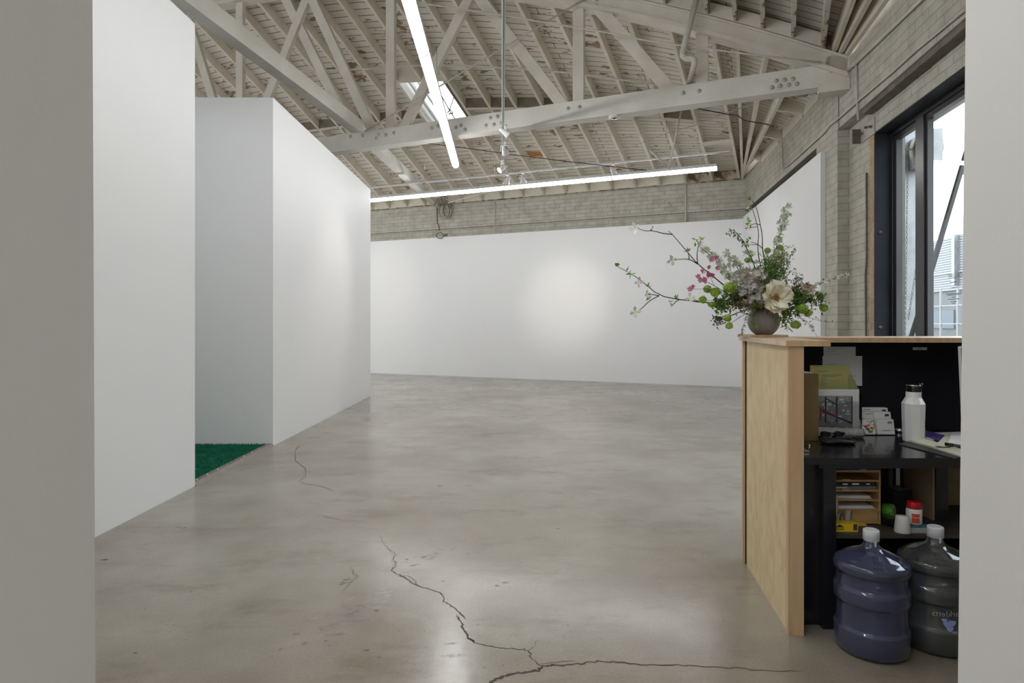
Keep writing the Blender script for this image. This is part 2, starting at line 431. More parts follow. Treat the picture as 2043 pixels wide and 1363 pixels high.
# ------------------------------------------------------------------ mesh helpers
class MB:
    def __init__(s):
        s.v = []; s.f = []; s.m = []; s.uv = []; s.sm = []
    def face(s, pts, mat=0, uvs=None, smooth=False):
        i = len(s.v)
        s.v += [tuple(p) for p in pts]
        s.f.append(tuple(range(i, i + len(pts))))
        s.m.append(mat); s.sm.append(smooth)
        s.uv.append(uvs or [(p[0], p[2]) for p in pts])
    def grid(s, fn, nu, nv, mat=0, smooth=True, closed_u=False):
        i0 = len(s.v)
        cu = nu if closed_u else nu + 1
        for i in range(cu):
            for j in range(nv + 1):
                s.v.append(tuple(fn(i / nu, j / nv)))
        for i in range(nu):
            for j in range(nv):
                a = i0 + i * (nv + 1) + j
                b = i0 + ((i + 1) % cu) * (nv + 1) + j
                s.f.append((a, b, b + 1, a + 1)); s.m.append(mat); s.sm.append(smooth)
                s.uv.append([(i / nu, j / nv), ((i + 1) / nu, j / nv), ((i + 1) / nu, (j + 1) / nv), (i / nu, (j + 1) / nv)])
    def box(s, fr, x0, x1, y0, y1, z0, z1, mat=0):
        x0, x1 = sorted((x0, x1)); y0, y1 = sorted((y0, y1)); z0, z1 = sorted((z0, z1))
        def q(l, k):
            uv = []
            for p in l:
                uv.append((p[1], p[2]) if k == 0 else ((p[0], p[2]) if k == 1 else (p[0], p[1])))
            s.face([fr(*p) for p in l], mat, uv)
        q([(x0, y0, z0), (x0, y0, z1), (x0, y1, z1), (x0, y1, z0)], 0)
        q([(x1, y0, z0), (x1, y1, z0), (x1, y1, z1), (x1, y0, z1)], 0)
        q([(x0, y0, z0), (x1, y0, z0), (x1, y0, z1), (x0, y0, z1)], 1)
        q([(x0, y1, z0), (x0, y1, z1), (x1, y1, z1), (x1, y1, z0)], 1)
        q([(x0, y0, z0), (x0, y1, z0), (x1, y1, z0), (x1, y0, z0)], 2)
        q([(x0, y0, z1), (x1, y0, z1), (x1, y1, z1), (x0, y1, z1)], 2)
    def beam(s, p0, p1, w, h, mat=0, up=None, anchor=0.0):
        """rectangular bar; anchor 0 = p on the axis, -1 = p on the underside"""
        p0 = V(p0); p1 = V(p1); d = (p1 - p0).normalized()
        u = V(up) if up else V((0, 0, 1))
        if abs(d.dot(u)) > .98: u = V((1, 0, 0))
        side = d.cross(u).normalized(); top = side.cross(d).normalized()
        sh = top * (-anchor * h / 2)
        L = (p1 - p0).length
        c = []
        for p in (p0, p1):
            for sx, sz in ((-1, -1), (1, -1), (1, 1), (-1, 1)):
                c.append(p + sh + side * (sx * w / 2) + top * (sz * h / 2))
        for k in range(4):
            a, b = k, (k + 1) % 4
            s.face([c[a], c[b], c[b + 4], c[a + 4]], mat, [(0, k * .2), (0, k * .2 + .2), (L, k * .2 + .2), (L, k * .2)])
        s.face([c[3], c[2], c[1], c[0]], mat, [(0, 0), (w, 0), (w, h), (0, h)])
        s.face([c[4], c[5], c[6], c[7]], mat, [(0, 0), (w, 0), (w, h), (0, h)])
    def tube(s, pts, r, n=8, mat=0, r1=None, cap=True, closed=False):
        pts = [V(p) for p in pts]; m = len(pts)
        rings = []
        prev = None
        for i, p in enumerate(pts):
            if closed:
                d = (pts[(i + 1) % m] - pts[i - 1]).normalized()
            else:
                d = (pts[min(i + 1, m - 1)] - pts[max(i - 1, 0)])
                d = d.normalized() if d.length > 1e-9 else V((0, 0, 1))
            if prev is None:
                u = V((0, 0, 1)) if abs(d.z) < .9 else V((1, 0, 0))
                a = d.cross(u).normalized()
            else:
                a = (prev - d * prev.dot(d))
                a = a.normalized() if a.length > 1e-6 else d.cross(V((0, 0, 1))).normalized()
            prev = a
            b = d.cross(a).normalized()
            rr = r if r1 is None else r + (r1 - r) * i / max(1, m - 1)
            i0 = len(s.v)
            for k in range(n):
                t = 2 * math.pi * k / n
                s.v.append(tuple(p + a * math.cos(t) * rr + b * math.sin(t) * rr))
            rings.append(i0)
        rng = range(m) if closed else range(m - 1)
        for i in rng:
            a0, b0 = rings[i], rings[(i + 1) % m]
            for k in range(n):
                k2 = (k + 1) % n
                s.f.append((a0 + k, a0 + k2, b0 + k2, b0 + k)); s.m.append(mat); s.sm.append(True)
                s.uv.append([(0, 0), (1, 0), (1, 1), (0, 1)])
        if cap and not closed:
            for i0, rev in ((rings[0], True), (rings[-1], False)):
                f = list(range(i0, i0 + n))
                if rev: f.reverse()
                s.f.append(tuple(f)); s.m.append(mat); s.sm.append(False); s.uv.append([(0, 0)] * n)
    def lathe(s, prof, c, n=32, mat=0, axis=None, smooth=True, a0=0.0):
        """prof: list of (r, z). c: base point; axis: direction of z"""
        c = V(c); ax = V(axis).normalized() if axis else V((0, 0, 1))
        u = ax.cross(V((0, 1, 0))) if abs(ax.y) < .9 else ax.cross(V((1, 0, 0)))
        u.normalize(); w = ax.cross(u).normalized()
        i0 = len(s.v)
        for (r, z) in prof:
            for k in range(n):
                t = 2 * math.pi * k / n + a0
                s.v.append(tuple(c + ax * z + (u * math.cos(t) + w * math.sin(t)) * max(r, 1e-5)))
        for j in range(len(prof) - 1):
            for k in range(n):
                k2 = (k + 1) % n
                s.f.append((i0 + j * n + k, i0 + j * n + k2, i0 + (j + 1) * n + k2, i0 + (j + 1) * n + k))
                s.m.append(mat); s.sm.append(smooth); s.uv.append([(0, 0), (1, 0), (1, 1), (0, 1)])
    def prism(s, pts, off, mat=0):
        """pts: planar outline, off: extrusion vector"""
        off = V(off); pts = [V(p) for p in pts]; n = len(pts)
        s.face(pts, mat); s.face([p + off for p in reversed(pts)], mat)
        for i in range(n):
            j = (i + 1) % n
            L = (pts[j] - pts[i]).length
            s.face([pts[i], pts[i] + off, pts[j] + off, pts[j]], mat, [(0, 0), (0, off.length), (L, off.length), (L, 0)])
    def sphere(s, c, r, n=10, mat=0, sq=(1, 1, 1)):
        c = V(c)
        s.grid(lambda u, v: c + V((sq[0] * r * math.sin(math.pi * v) * math.cos(2 * math.pi * u),
                                   sq[1] * r * math.sin(math.pi * v) * math.sin(2 * math.pi * u),
                                   sq[2] * r * math.cos(math.pi * v))), n, max(4, n // 2), mat, True)
    def build(s, name, mats, parent=None, merge=True, recalc=True, bevel=0, loc=None):
        me = bpy.data.meshes.new(name)
        if loc is not None:
            L = V(loc)
            vv = [tuple(V(p) - L) for p in s.v]
        else:
            vv = s.v
        me.from_pydata(vv, [], s.f)
        if not isinstance(mats, (list, tuple)): mats = [mats]
        for m in mats: me.materials.append(m)
        me.polygons.foreach_set('material_index', s.m)
        me.polygons.foreach_set('use_smooth', s.sm)
        ul = me.uv_layers.new(name='UVMap')
        flat = []
        for uvs in s.uv:
            for a in uvs: flat += [a[0], a[1]]
        ul.data.foreach_set('uv', flat)
        if merge or recalc:
            bm = bmesh.new(); bm.from_mesh(me)
            if merge: bmesh.ops.remove_doubles(bm, verts=bm.verts, dist=1e-5)
            if recalc: bmesh.ops.recalc_face_normals(bm, faces=bm.faces)
            bm.to_mesh(me); bm.free()
        me.update()
        o = bpy.data.objects.new(name, me)
        COL.objects.link(o)
        if loc is not None: o.location = loc
        if parent is not None:
            o.parent = parent
            # parents keep identity rotation: children written in world space are shifted by the parent's location
            o.location = (V(loc) if loc is not None else V((0, 0, 0))) - V(parent['_w'])
        if parent is None: o['_w'] = V(loc) if loc is not None else V((0, 0, 0))
        else: o['_w'] = (V(loc) if loc is not None else V((0, 0, 0)))
        if bevel:
            b = o.modifiers.new('bevel', 'BEVEL'); b.width = bevel; b.segments = 2; b.limit_method = 'ANGLE'
        return o

def tag(o, label=None, cat=None, group=None, kind=None):
    if label: o['label'] = label
    if cat: o['category'] = cat
    if group: o['group'] = group
    if kind: o['kind'] = kind
    return o
def struct(o):
    o['kind'] = 'structure'; return o
def empty(name, loc, label, cat, group=None):
    o = bpy.data.objects.new(name, None)
    COL.objects.link(o)
    o.location = loc; o['_w'] = V(loc)
    o.empty_display_size = .1
    return tag(o, label, cat, group)
def text(body, size, origin, xdir, ydir, m, name, parent, extrude=.0003, align='CENTER'):
    cu = bpy.data.curves.new(name, 'FONT')
    cu.body = body; cu.size = size; cu.extrude = extrude; cu.align_x = align; cu.align_y = 'CENTER'
    cu.resolution_u = 3
    tmp = bpy.data.objects.new(name, cu)
    COL.objects.link(tmp)
    bpy.context.view_layer.update()
    me = bpy.data.meshes.new_from_object(tmp.evaluated_get(bpy.context.evaluated_depsgraph_get()))
    bpy.data.objects.remove(tmp)
    x = V(xdir).normalized(); y = V(ydir).normalized(); z = x.cross(y)
    mt = Matrix(((x.x, y.x, z.x, origin[0]), (x.y, y.y, z.y, origin[1]), (x.z, y.z, z.z, origin[2]), (0, 0, 0, 1)))
    me.transform(mt)
    me.materials.clear(); me.materials.append(m)
    o = bpy.data.objects.new(name, me)
    COL.objects.link(o)
    o['_w'] = V((0, 0, 0))
    if parent is not None:
        o.parent = parent; o.location = -V(parent['_w'])
    return o
ORD = ['first', 'second', 'third', 'fourth', 'fifth', 'sixth', 'seventh', 'eighth', 'ninth', 'tenth', 'eleventh', 'twelfth', 'thirteenth',
       'fourteenth', 'fifteenth', 'sixteenth', 'seventeenth', 'eighteenth', 'nineteenth', 'twentieth', 'twenty-first', 'twenty-second',
       'twenty-third', 'twenty-fourth', 'twenty-fifth', 'twenty-sixth']

# ================================================================== SETTING
# ---- floor with its cracks
mb = MB()
mb.face([(-16, -6, 0), (12, -6, 0), (12, 26, 0), (-16, 26, 0)])
def ribbon(mb, px, w0, w1, z=.0006, mat=1, jit=.007, sub=5, rnd=R):
    pts = [onZ(x, y, 0) for x, y in px]
    fine = []
    for i in range(len(pts) - 1):
        for k in range(sub):
            f = k / sub
            p = pts[i].lerp(pts[i + 1], f)
            if i or k: p = p + V((rnd.uniform(-jit, jit), rnd.uniform(-jit, jit), 0))
            fine.append(p)
    fine.append(pts[-1])
    L = []
    for i, p in enumerate(fine):
        d = fine[min(i + 1, len(fine) - 1)] - fine[max(0, i - 1)]
        nrm = V((-d.y, d.x, 0)).normalized()
        w = (w0 + (w1 - w0) * i / len(fine)) * rnd.uniform(.5, 1.5)
        if i in (0, len(fine) - 1): w *= .2
        L.append((p + nrm * w / 2, p - nrm * w / 2))
    for i in range(len(L) - 1):
        q = [L[i][0], L[i][1], L[i + 1][1], L[i + 1][0]]
        mb.face([(a.x, a.y, z) for a in q], mat)
for px, w0, w1 in [
    ([(756, 1066), (766, 1086), (772, 1093), (787, 1103), (789, 1108), (782, 1117), (791, 1124), (782, 1140)], .003, .005),
    ([(782, 1140), (805, 1152), (830, 1168), (850, 1174), (880, 1182), (886, 1200), (899, 1208), (912, 1220), (929, 1236)], .006, .005),
    ([(800, 1148), (822, 1152), (830, 1162), (832, 1168)], .003, .003),
    ([(912, 1226), (920, 1242), (925, 1258), (935, 1275), (944, 1281)], .006, .010),
    ([(930, 1272), (950, 1284), (985, 1292), (1015, 1294), (1045, 1296), (1057, 1302), (1058, 1310), (1070, 1320), (1077, 1331)], .004, .005),
    ([(1057, 1299), (1066, 1288), (1074, 1276)], .002, .002),
    ([(975, 1363), (992, 1355), (1010, 1347), (1040, 1343), (1072, 1338), (1084, 1330), (1100, 1328), (1125, 1327), (1160, 1324),
      (1190, 1320), (1230, 1322), (1290, 1326), (1350, 1328), (1420, 1331), (1500, 1336), (1600, 1340)], .014, .004),
    ([(1077, 1326), (1100, 1322), (1150, 1320)], .003, .003),
    ([(603, 884), (587, 900), (590, 920), (603, 930), (611, 936), (610, 950)], .005, .006),
    ([(610, 950), (597, 960), (612, 967), (632, 969), (650, 973), (665, 980)], .004, .006),
    ([(632, 1027), (660, 1033), (690, 1040), (720, 1038)], .003, .003),
    ([(698, 1130), (706, 1146), (716, 1150), (700, 1160), (690, 1172), (682, 1182)], .003, .002),
    ([(1220, 1085), (1235, 1090), (1250, 1088)], .002, .002)]:
    ribbon(mb, px, w0, w1)
# scuffs and small dropped marks pressed into the polish
def blob(mb, x, y, rx, ry, rot=0, mat=2, n=14, z=.0004):
    c = onZ(x, y, 0)
    ring = []
    for k in range(n):
        t = 2 * math.pi * k / n
        rr = R.uniform(.55, 1.15)
        a, b = rx * rr * math.cos(t), ry * rr * math.sin(t)
        ring.append((c.x + a * math.cos(rot) - b * math.sin(rot), c.y + a * math.sin(rot) + b * math.cos(rot), z))
    mb.face(ring, mat)
for (x, y, rx, ry, rot) in [(852, 1111, .05, .025, .5), (868, 1106, .03, .02, .4), (826, 1128, .03, .015, .6), (812, 1116, .012, .016, 0),
                            (811, 1122, .007, .008, 0), (934, 1104, .018, .02, 0), (953, 1103, .007, .008, 0), (900, 1284, .035, .010, .2),
                            (905, 1308, .055, .012, .1), (690, 1160, .03, .05, -.3), (365, 1053, .05, .02, 0), (878, 970, .03, .02, 0),
                            (935, 969, .03, .02, 0), (1008, 1163, .02, .014, 0), (992, 1169, .016, .012, 0), (884, 1160, .010, .010, 0),
                            (832, 1197, .010, .008, 0), (640, 1256, .012, .008, .3), (730, 1298, .02, .008, .3)]:
    blob(mb, x, y, rx, ry, rot)
for i in range(120):
    x = R.gauss(705, 42); y = 1225 + (705 - x) * .45 + R.gauss(0, 16)
    blob(mb, x, y, R.uniform(.005, .05), R.uniform(.003, .016), R.uniform(.2, .7), 3, 9, .0002 + .000001 * i)
for i in range(50):
    x = R.gauss(865, 22); y = 1108 + (865 - x) * .25 + R.gauss(0, 4)
    blob(mb, x, y, R.uniform(.006, .04), R.uniform(.003, .012), R.uniform(.2, .6), 3, 9, .0002 + .000001 * i)
for i in range(110):
    blob(mb, R.uniform(230, 1450), 1000 + 350 * R.random() ** .8, R.uniform(.002, .010), R.uniform(.002, .005), R.uniform(0, 3), 2, 7)
for (x, y, r) in [(751, 1218, .011), (650, 1279, .009), (270, 1303, .008), (209, 1117, .02), (1151, 1089, .007), (1112, 1055, .014), (1146, 1133, .004)]:
    blob(mb, x, y, r, r * .6, 0, 1)
struct(mb.build('floor', [M['floor'], M['crack'], M['stain'], M['smear']]))

# ---- brick walls
uR_end = 21.0
t_pier1 = onWR(1671, 400)[0]            # right edge of the brick pier
t_dry = onWR(1643, 400, -.02)[0]        # right end of the drywall panel
ZB = 3.60                               # underside of the projecting upper brickwork
REC = .13
t_w0 = onWR(1745, 400, REC)[0]
z_w1 = onWR(1745, 265, REC)[1]
t_w1 = 10.2
ZS = .92
print('pier', t_pier1, 'dry', t_dry, 'window', t_w0, z_w1, 'P1', P1, 'OFF', OFF, 'BAY', BAY)
mb = MB()
mb.box(WR, -.35, uR_end, 0, .40, ZB, 4.30)                    # upper band, flush
mb.box(WR, t_dry - .35, t_pier1, 0, .40, 0, ZB)               # pier
mb.box(WR, -.35, t_dry - .35, .30, .40, 0, ZB)                # behind the drywall
mb.box(WR, onWR(1672.5, 200)[0], onWR(1674.5, 200)[0], -.002, .001, ZB + .0, 4.05, 1)
mb.box(WR, t_pier1, t_w0, REC, .40, 0, ZB)                    # recess left of the window
mb.box(WR, t_w0, t_w1, REC, .40, z_w1, ZB)                    # over the window
mb.box(WR, t_w0, t_w1, REC, .40, 0, ZS)                       # under the window
mb.box(WR, t_w1, uR_end, REC, .40, 0, ZB)
o = struct(mb.build('wall_right', [M['brick'], M['rust']], merge=False))
mb = MB(); mb.box(WR, onWR(1716, 240)[0], uR_end, .02, .115, ZB - .055, ZB - .001)
struct(mb.build('trim_3', [M['lintel']], merge=False))
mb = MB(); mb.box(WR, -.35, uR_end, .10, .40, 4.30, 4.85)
struct(mb.build('light_stop_right', [M['dark_block']], merge=False))  # dark plate added to stop light leaking in between wall and roof
mb = MB()
ZL = 3.64
mb.box(WB, -.6, 19, -.40, 0, ZL, 4.24)
mb.box(WB, -.6, 19, -.40, -.07, 0, ZL)
struct(mb.build('wall_back', [M['brick']], merge=False))
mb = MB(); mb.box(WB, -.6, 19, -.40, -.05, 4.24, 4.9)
struct(mb.build('light_stop_back', [M['dark_block']], merge=False))  # dark board added to shut out slits of sky above the back wall
# white display walls standing before the brick
mb = MB()
mb.box(WB, -.2, 16, .05, .10, 0, 3.42)
struct(mb.build('wall_back_display', [M['wall']], merge=False))
mb = MB()
mb.box(WR, .05, t_dry, -.055, -.0, 0, 3.46)
struct(mb.build('wall_right_display', [M['wall']], merge=False))
# trims at the foot of the display walls: a thin shadow gap strip
mb = MB()
mb.box(WB, 0, 16, .098, .104, 0, .02)
struct(mb.build('baseboard_back', [M['white_metal']], merge=False))
# far left closing wall of the hall
mb = MB()
mb.box(TR, 20.6, 20.9, -7, 14, 0, 4.5)
struct(mb.build('wall_left_far', [M['brick']], merge=False))
# left partitions
ZW = 3.69
mb = MB(); mb.box(XYZ, -2.75, -2.53, -7.0, 5.0, 0, ZW)
struct(mb.build('wall_left', [M['wall']], merge=False))
mb = MB(); mb.prism([(-6.5, 6.633, 0), (-2.53, 6.633, 0), (-2.53, 11.2, 0), (-6.5, 11.2, 0), (-6.5, 10.98, 0), (-2.75, 10.98, 0), (-2.75, 6.85, 0), (-6.5, 6.85, 0)], (0, 0, ZW))
struct(mb.build('wall_left_partition', [M['wall']], merge=False))
mb = MB(); mb.box(XYZ, -6.7, -6.5, .5, 11.2, 0, ZW); mb.box(XYZ, -6.5, -2.76, .5, .7, 0, ZW)
struct(mb.build('wall_side_room', [M['wall']], merge=False))
# the wall with the opening we look through
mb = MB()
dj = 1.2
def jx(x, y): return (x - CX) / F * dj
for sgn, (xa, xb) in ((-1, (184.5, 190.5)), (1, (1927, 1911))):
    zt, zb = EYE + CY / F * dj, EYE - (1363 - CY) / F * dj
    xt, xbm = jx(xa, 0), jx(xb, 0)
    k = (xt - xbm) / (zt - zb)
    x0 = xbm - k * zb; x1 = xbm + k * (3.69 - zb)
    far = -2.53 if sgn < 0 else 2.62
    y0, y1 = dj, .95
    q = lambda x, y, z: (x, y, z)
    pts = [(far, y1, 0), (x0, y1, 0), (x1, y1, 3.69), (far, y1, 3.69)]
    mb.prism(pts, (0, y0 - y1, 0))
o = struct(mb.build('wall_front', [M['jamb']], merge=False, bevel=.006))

mb = MB(); mb.box(XYZ, -19, 2.62, -7.3, -7.0, 0, 5.2)
struct(mb.build('wall_rear', [M['jamb']], merge=False))
# ---- green floored side room and its threshold
def tuft():
    mb = MB()
    x0, x1, y0, y1 = -6.5, -2.60, 5.0, 6.63
    mb.box(XYZ, x0, x1, y0 - 1.5, y1, .001, .015)
    rr = random.Random(3)
    for i in range(26000):
        x = rr.uniform(-4.3, x1); y = rr.uniform(5.0, y1)
        a = rr.uniform(0, 6.28); h = rr.uniform(.012, .026); w = .004
        dx, dy = math.cos(a) * w, math.sin(a) * w
        lx, ly = rr.uniform(-.008, .008), rr.uniform(-.008, .008)
        mb.face([(x - dx, y - dy, .014), (x + dx, y + dy, .014), (x + lx, y + ly, .014 + h)])
    return mb
tag(tuft().build('carpet', [M['turf']], merge=False, recalc=False), 'shaggy green carpet on the floor of the side room behind the white wall', 'carpet')
mb = MB()
mb.prism([(-2.60, 5.0, 0), (-2.60, 5.0, .022), (-2.585, 5.0, .028), (-2.545, 5.0, .026), (-2.515, 5.0, 0)], (0, 1.633, 0))
o = mb.build('threshold_strip', [M['bronze']], loc=(-2.55, 5.8, 0))
tag(o, 'brown metal threshold strip along the edge of the green carpet', 'threshold')
for k in range(9):
    mb = MB(); mb.lathe([(0, .004), (.006, .003), (.008, 0)], (-2.566, 5.1 + .18 * k, .0265), 8)
    mb.build('screw', [M['chrome']], o)

# ================================================================== ROOF
SK = (4.887, 5.947, 2.30, 3.66)         # skylight opening in (a, b)
DT = .19
mb = MB()
def dk(a, b, up): return WB(a, b, zr(a, b) + DT + up)
ks = [0.0] + [.117] + [.647 + .53 * i for i in range(29)]
bs_ = [0.0, .8, 1.6, 2.3, 3.66, 4.6, BAY]
for i in range(len(ks) - 1):
    for j in range(len(bs_) - 1):
        a0, a1, b0, b1 = ks[i], ks[i + 1], bs_[j], bs_[j + 1]
        if a0 > SK[0] - .1 and a1 < SK[1] + .1 and b0 >= SK[2] - .01 and b1 <= SK[3] + .01: continue
        for up in (0, .03):
            q = [dk(a0, b0, up), dk(a1, b0, up), dk(a1, b1, up), dk(a0, b1, up)]
            uv = [(a0, b0), (a1, b0), (a1, b1), (a0, b1)]
            if up: q.reverse(); uv.reverse()
            mb.face(q, 0, uv)
# fan at the corner of the far bay
apex = WB(0, 0, ZP + DT)
st = [0, .35, .7, 1.05, -OFF]
for i in range(len(st) - 1):
    s0, s1 = st[i], st[i + 1]
    q0, q1 = TR(s0, 0, zc(s0) + .02 + DT), TR(s1, 0, zc(s1) + .02 + DT)
    for up in (0, .03):
        for k in range(6):
            f0, f1 = k / 6, (k + 1) / 6
            u = V((0, 0, up))
            pts = [apex.lerp(q0, f0) + u, apex.lerp(q0, f1) + u, apex.lerp(q1, f1) + u, apex.lerp(q1, f0) + u]
            uv = [(s0, f0 * BAY), (s0, f1 * BAY), (s1, f1 * BAY), (s1, f0 * BAY)]
            if k == 0: pts = pts[1:]; uv = uv[1:]
            mb.face(pts, 0, uv)
# little strip where the window wall leans away
struct(mb.build('ceiling', [M['deck']], merge=False, recalc=False))
# bays towards the viewer
CH = .235
def TN(s, f, up, n=0):
    """point on the near bay n between truss n+1 (f=0) and the next (f=1); s measured on the farther truss"""
    s2 = s - OFF
    px = P1[0] + T[0] * TT * n; py = P1[1] + T[1] * TT * n
    z0 = zc(s) + CH + up; z1 = zc(s2) + CH + up
    return V((px + A[0] * s - N[0] * BAY * f, py + A[1] * s - N[1] * BAY * f, z0 + (z1 - z0) * f))
for n, nm in ((0, 'ceiling_near'), (1, 'ceiling_entrance'), (2, 'ceiling_rear')):
    mb = MB()
    ss = [0] + [.4 + .55 * i for i in range(36)]
    for i in range(len(ss) - 1):
        for j in range(5):
            f0, f1 = j / 5, (j + 1) / 5
            for up in (DT, DT + .03):
                mb.face([TN(ss[i], f0, up, n), TN(ss[i + 1], f0, up, n), TN(ss[i + 1], f1, up, n), TN(ss[i], f1, up, n)], 0,
                        [(ss[i], f0 * BAY), (ss[i + 1], f0 * BAY), (ss[i + 1], f1 * BAY), (ss[i], f1 * BAY)])
    ax = TN(0, 0, DT, n)
    for i in range(5):
        s0, s1 = -OFF * i / 5, -OFF * (i + 1) / 5
        px = P1[0] + T[0] * TT * (n + 1); py = P1[1] + T[1] * TT * (n + 1)
        e0 = V((px + A[0] * s0, py + A[1] * s0, zc(s0) + CH + DT)); e1 = V((px + A[0] * s1, py + A[1] * s1, zc(s1) + CH + DT))
        for up in (0, .03):
            u = V((0, 0, up))
            mb.face([ax + u, e0 + u, e1 + u], 1, [(0, 0), (s0, BAY), (s1, BAY)])  # fan wedge at the window wall, darker than the boards beside it
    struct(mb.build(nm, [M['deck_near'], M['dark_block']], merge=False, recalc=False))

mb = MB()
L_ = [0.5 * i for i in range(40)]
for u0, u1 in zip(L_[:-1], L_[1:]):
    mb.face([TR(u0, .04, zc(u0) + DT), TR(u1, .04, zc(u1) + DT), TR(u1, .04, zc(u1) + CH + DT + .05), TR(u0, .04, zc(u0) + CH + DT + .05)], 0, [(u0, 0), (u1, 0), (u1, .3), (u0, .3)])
struct(mb.build('light_stop_truss', [M['dark_block']], merge=False, recalc=False))  # strip added to seal slivers of light between the two roof decks
# ---- rafters of the far bay
for k in range(-1, 22):
    a = .117 if k < 0 else .647 + .53 * k
    mb = MB()
    p0 = WB(a, 0.02, zr(a, 0)); p1 = WB(a, BAY - .06, zr(a, BAY - .06))
    segs = [(0.02, BAY - .06)]
    if k == 9: segs = [(0.02, SK[2]), (SK[3], BAY - .06)]
    b0, b1 = segs[0]
    mb.beam(WB(a, b0, zr(a, b0)), WB(a, b1, zr(a, b1)), .048, DT, anchor=-1)
    o = mb.build('rafter', [M['rafter']], loc=p0)
    if len(segs) > 1:
        b0, b1 = segs[1]
        mb = MB(); mb.beam(WB(a, b0, zr(a, b0)), WB(a, b1, zr(a, b1)), .048, DT, anchor=-1)
        tag(mb.build('rafter', [M['rafter']], loc=WB(a, b0, zr(a, b0))), 'shortened rafter between the truss and the upper end of the skylight', 'rafter')
    tag(o, 'painted sloping rafter of the far roof bay, %s counted from the right corner' % ORD[k + 1], 'rafter', 'rafters sloping down to the back brick wall')
for i, (s, nm) in enumerate([(1.18, 'leftmost'), (.84, 'middle'), (.50, 'rightmost')]):
    mb = MB()
    p0 = WB(.035 + .045 * (1 - i) * 0 + .02, .05 + .03 * i, ZP); p1 = TR(s, -.06, zc(s) + .02)
    mb.beam(p0, p1, .044, DT, anchor=-1)
    o = mb.build('corner_rafter', [M['rafter']], loc=p0)
    tag(o, '%s of the three painted rafters fanning out of the far corner' % nm, 'rafter', 'rafters fanning out of the far corner')
# short jacks between the window wall and the last fan rafter
def fan_pt(s, f):
    return WB(.05, .1, ZP).lerp(TR(s, 0, zc(s) + .02), f)
for i, (xx, yy) in enumerate([(1604, 238), (1558, 287), (1520, 330)]):
    t, _ = onWR(xx, yy)
    p0 = WR(t, .0, ZP - .02)
    f = min(.93, t / TT * 1.0)
    p1 = fan_pt(.50, f)
    mb = MB(); mb.beam(p0, p1, .045, .21, anchor=-1)
    o = mb.build('jack_rafter', [M['rafter']], loc=p0)
    tag(o, 'short rafter butting the window wall, %s back from the big truss' % ORD[i], 'rafter', 'short jack rafters at the window wall')
    mb = MB(); mb.prism([WR(t + .03, -.012, ZP - .05), WR(t + .03, -.012, ZP + .15), WR(t + TT * .21, -.012, ZP + .15), WR(t + TT * .21, -.012, ZP - .05)], V((O[0] * .012, O[1] * .012, 0)))
    ob = mb.build('wall_blocking', [M['pale_block']], loc=p0)
    tag(ob, 'cream blocking board on the wall beside the %s short rafter from the truss' % ORD[i], 'blocking', 'cream blocking boards along the window wall')

# ---- cream blocking between rafter feet on the back wall, wall plate
mb = MB()
mb.box(WB, 0, 14, -.02, .05, 4.24, 4.255)
tag(mb.build('wall_plate', [M['rust_stain']], merge=False), 'thin stained timber plate along the top of the back brick wall', 'timber plate')
for k in range(-1, 21):
    a0 = (.117 if k < 0 else .647 + .53 * k) + .03; a1 = .647 + .53 * (k + 1) - .03
    mb = MB()
    mb.box(WB, a0, a1, .0, .03, 4.262, 4.26 + DT)
    stained = k < 1
    o = mb.build('eave_blocking', [M['rust_stain'] if stained else M['pale_block']], merge=False, loc=WB((a0 + a1) / 2, .02, 4.26))
    tag(o, ('water stained' if stained else 'cream') + ' blocking board on the back wall, %s bay from the right corner' % ORD[k + 1], 'blocking', 'blocking boards between the rafter feet')

# ---- row of dark blocking across the middle of the far bay
def blk(a0, a1, b, name_i, m=None):
    mb = MB()
    am = (a0 + a1) / 2
    mb.prism([WB(a0, b, zr(a0, b) + .0), WB(a0, b, zr(a0, b) + DT), WB(a1, b, zr(a1, b) + DT), WB(a1, b, zr(a1, b) + .0)], V((N[0] * .04, N[1] * .04, 0)), 0)
    mb.beam(WB(a0, b - .02, zr(a0, b) - .012), WB(a1, b - .02, zr(a1, b) - .012), .07, .028, 1)
    o = mb.build('roof_blocking', [m or M['dark_block'], M['timber']], merge=False, loc=WB(am, b, zr(am, b)))
    tag(o, 'dark unpainted blocking between rafters, %s gap from the right corner' % ORD[name_i], 'blocking', 'dark blocking across the middle of the far bay')
for k in range(0, 20):
    if k in (8, 9): continue
    a0 = .647 + .53 * k + .024
    blk(a0, a0 + .53 - .048, 2.74 if k > 9 else (2.86 if k == 0 else 2.97), k + 1)
for i, (b, m) in enumerate([(1.9, 0), (3.95, 1)]):
    mb = MB(); a0, a1 = .647 + .024 - .53, .647 - .024
    mb.beam(WB(a0, b, zr(.4, b) + .03), WB(a1, b, zr(.4, b) + .03), .09, .06)
    tag(mb.build('roof_brace', [M['timber']], loc=WB(.4, b, 4.4)), ['lower', 'upper'][i] + ' painted cross brace between the two corner rafters', 'brace')

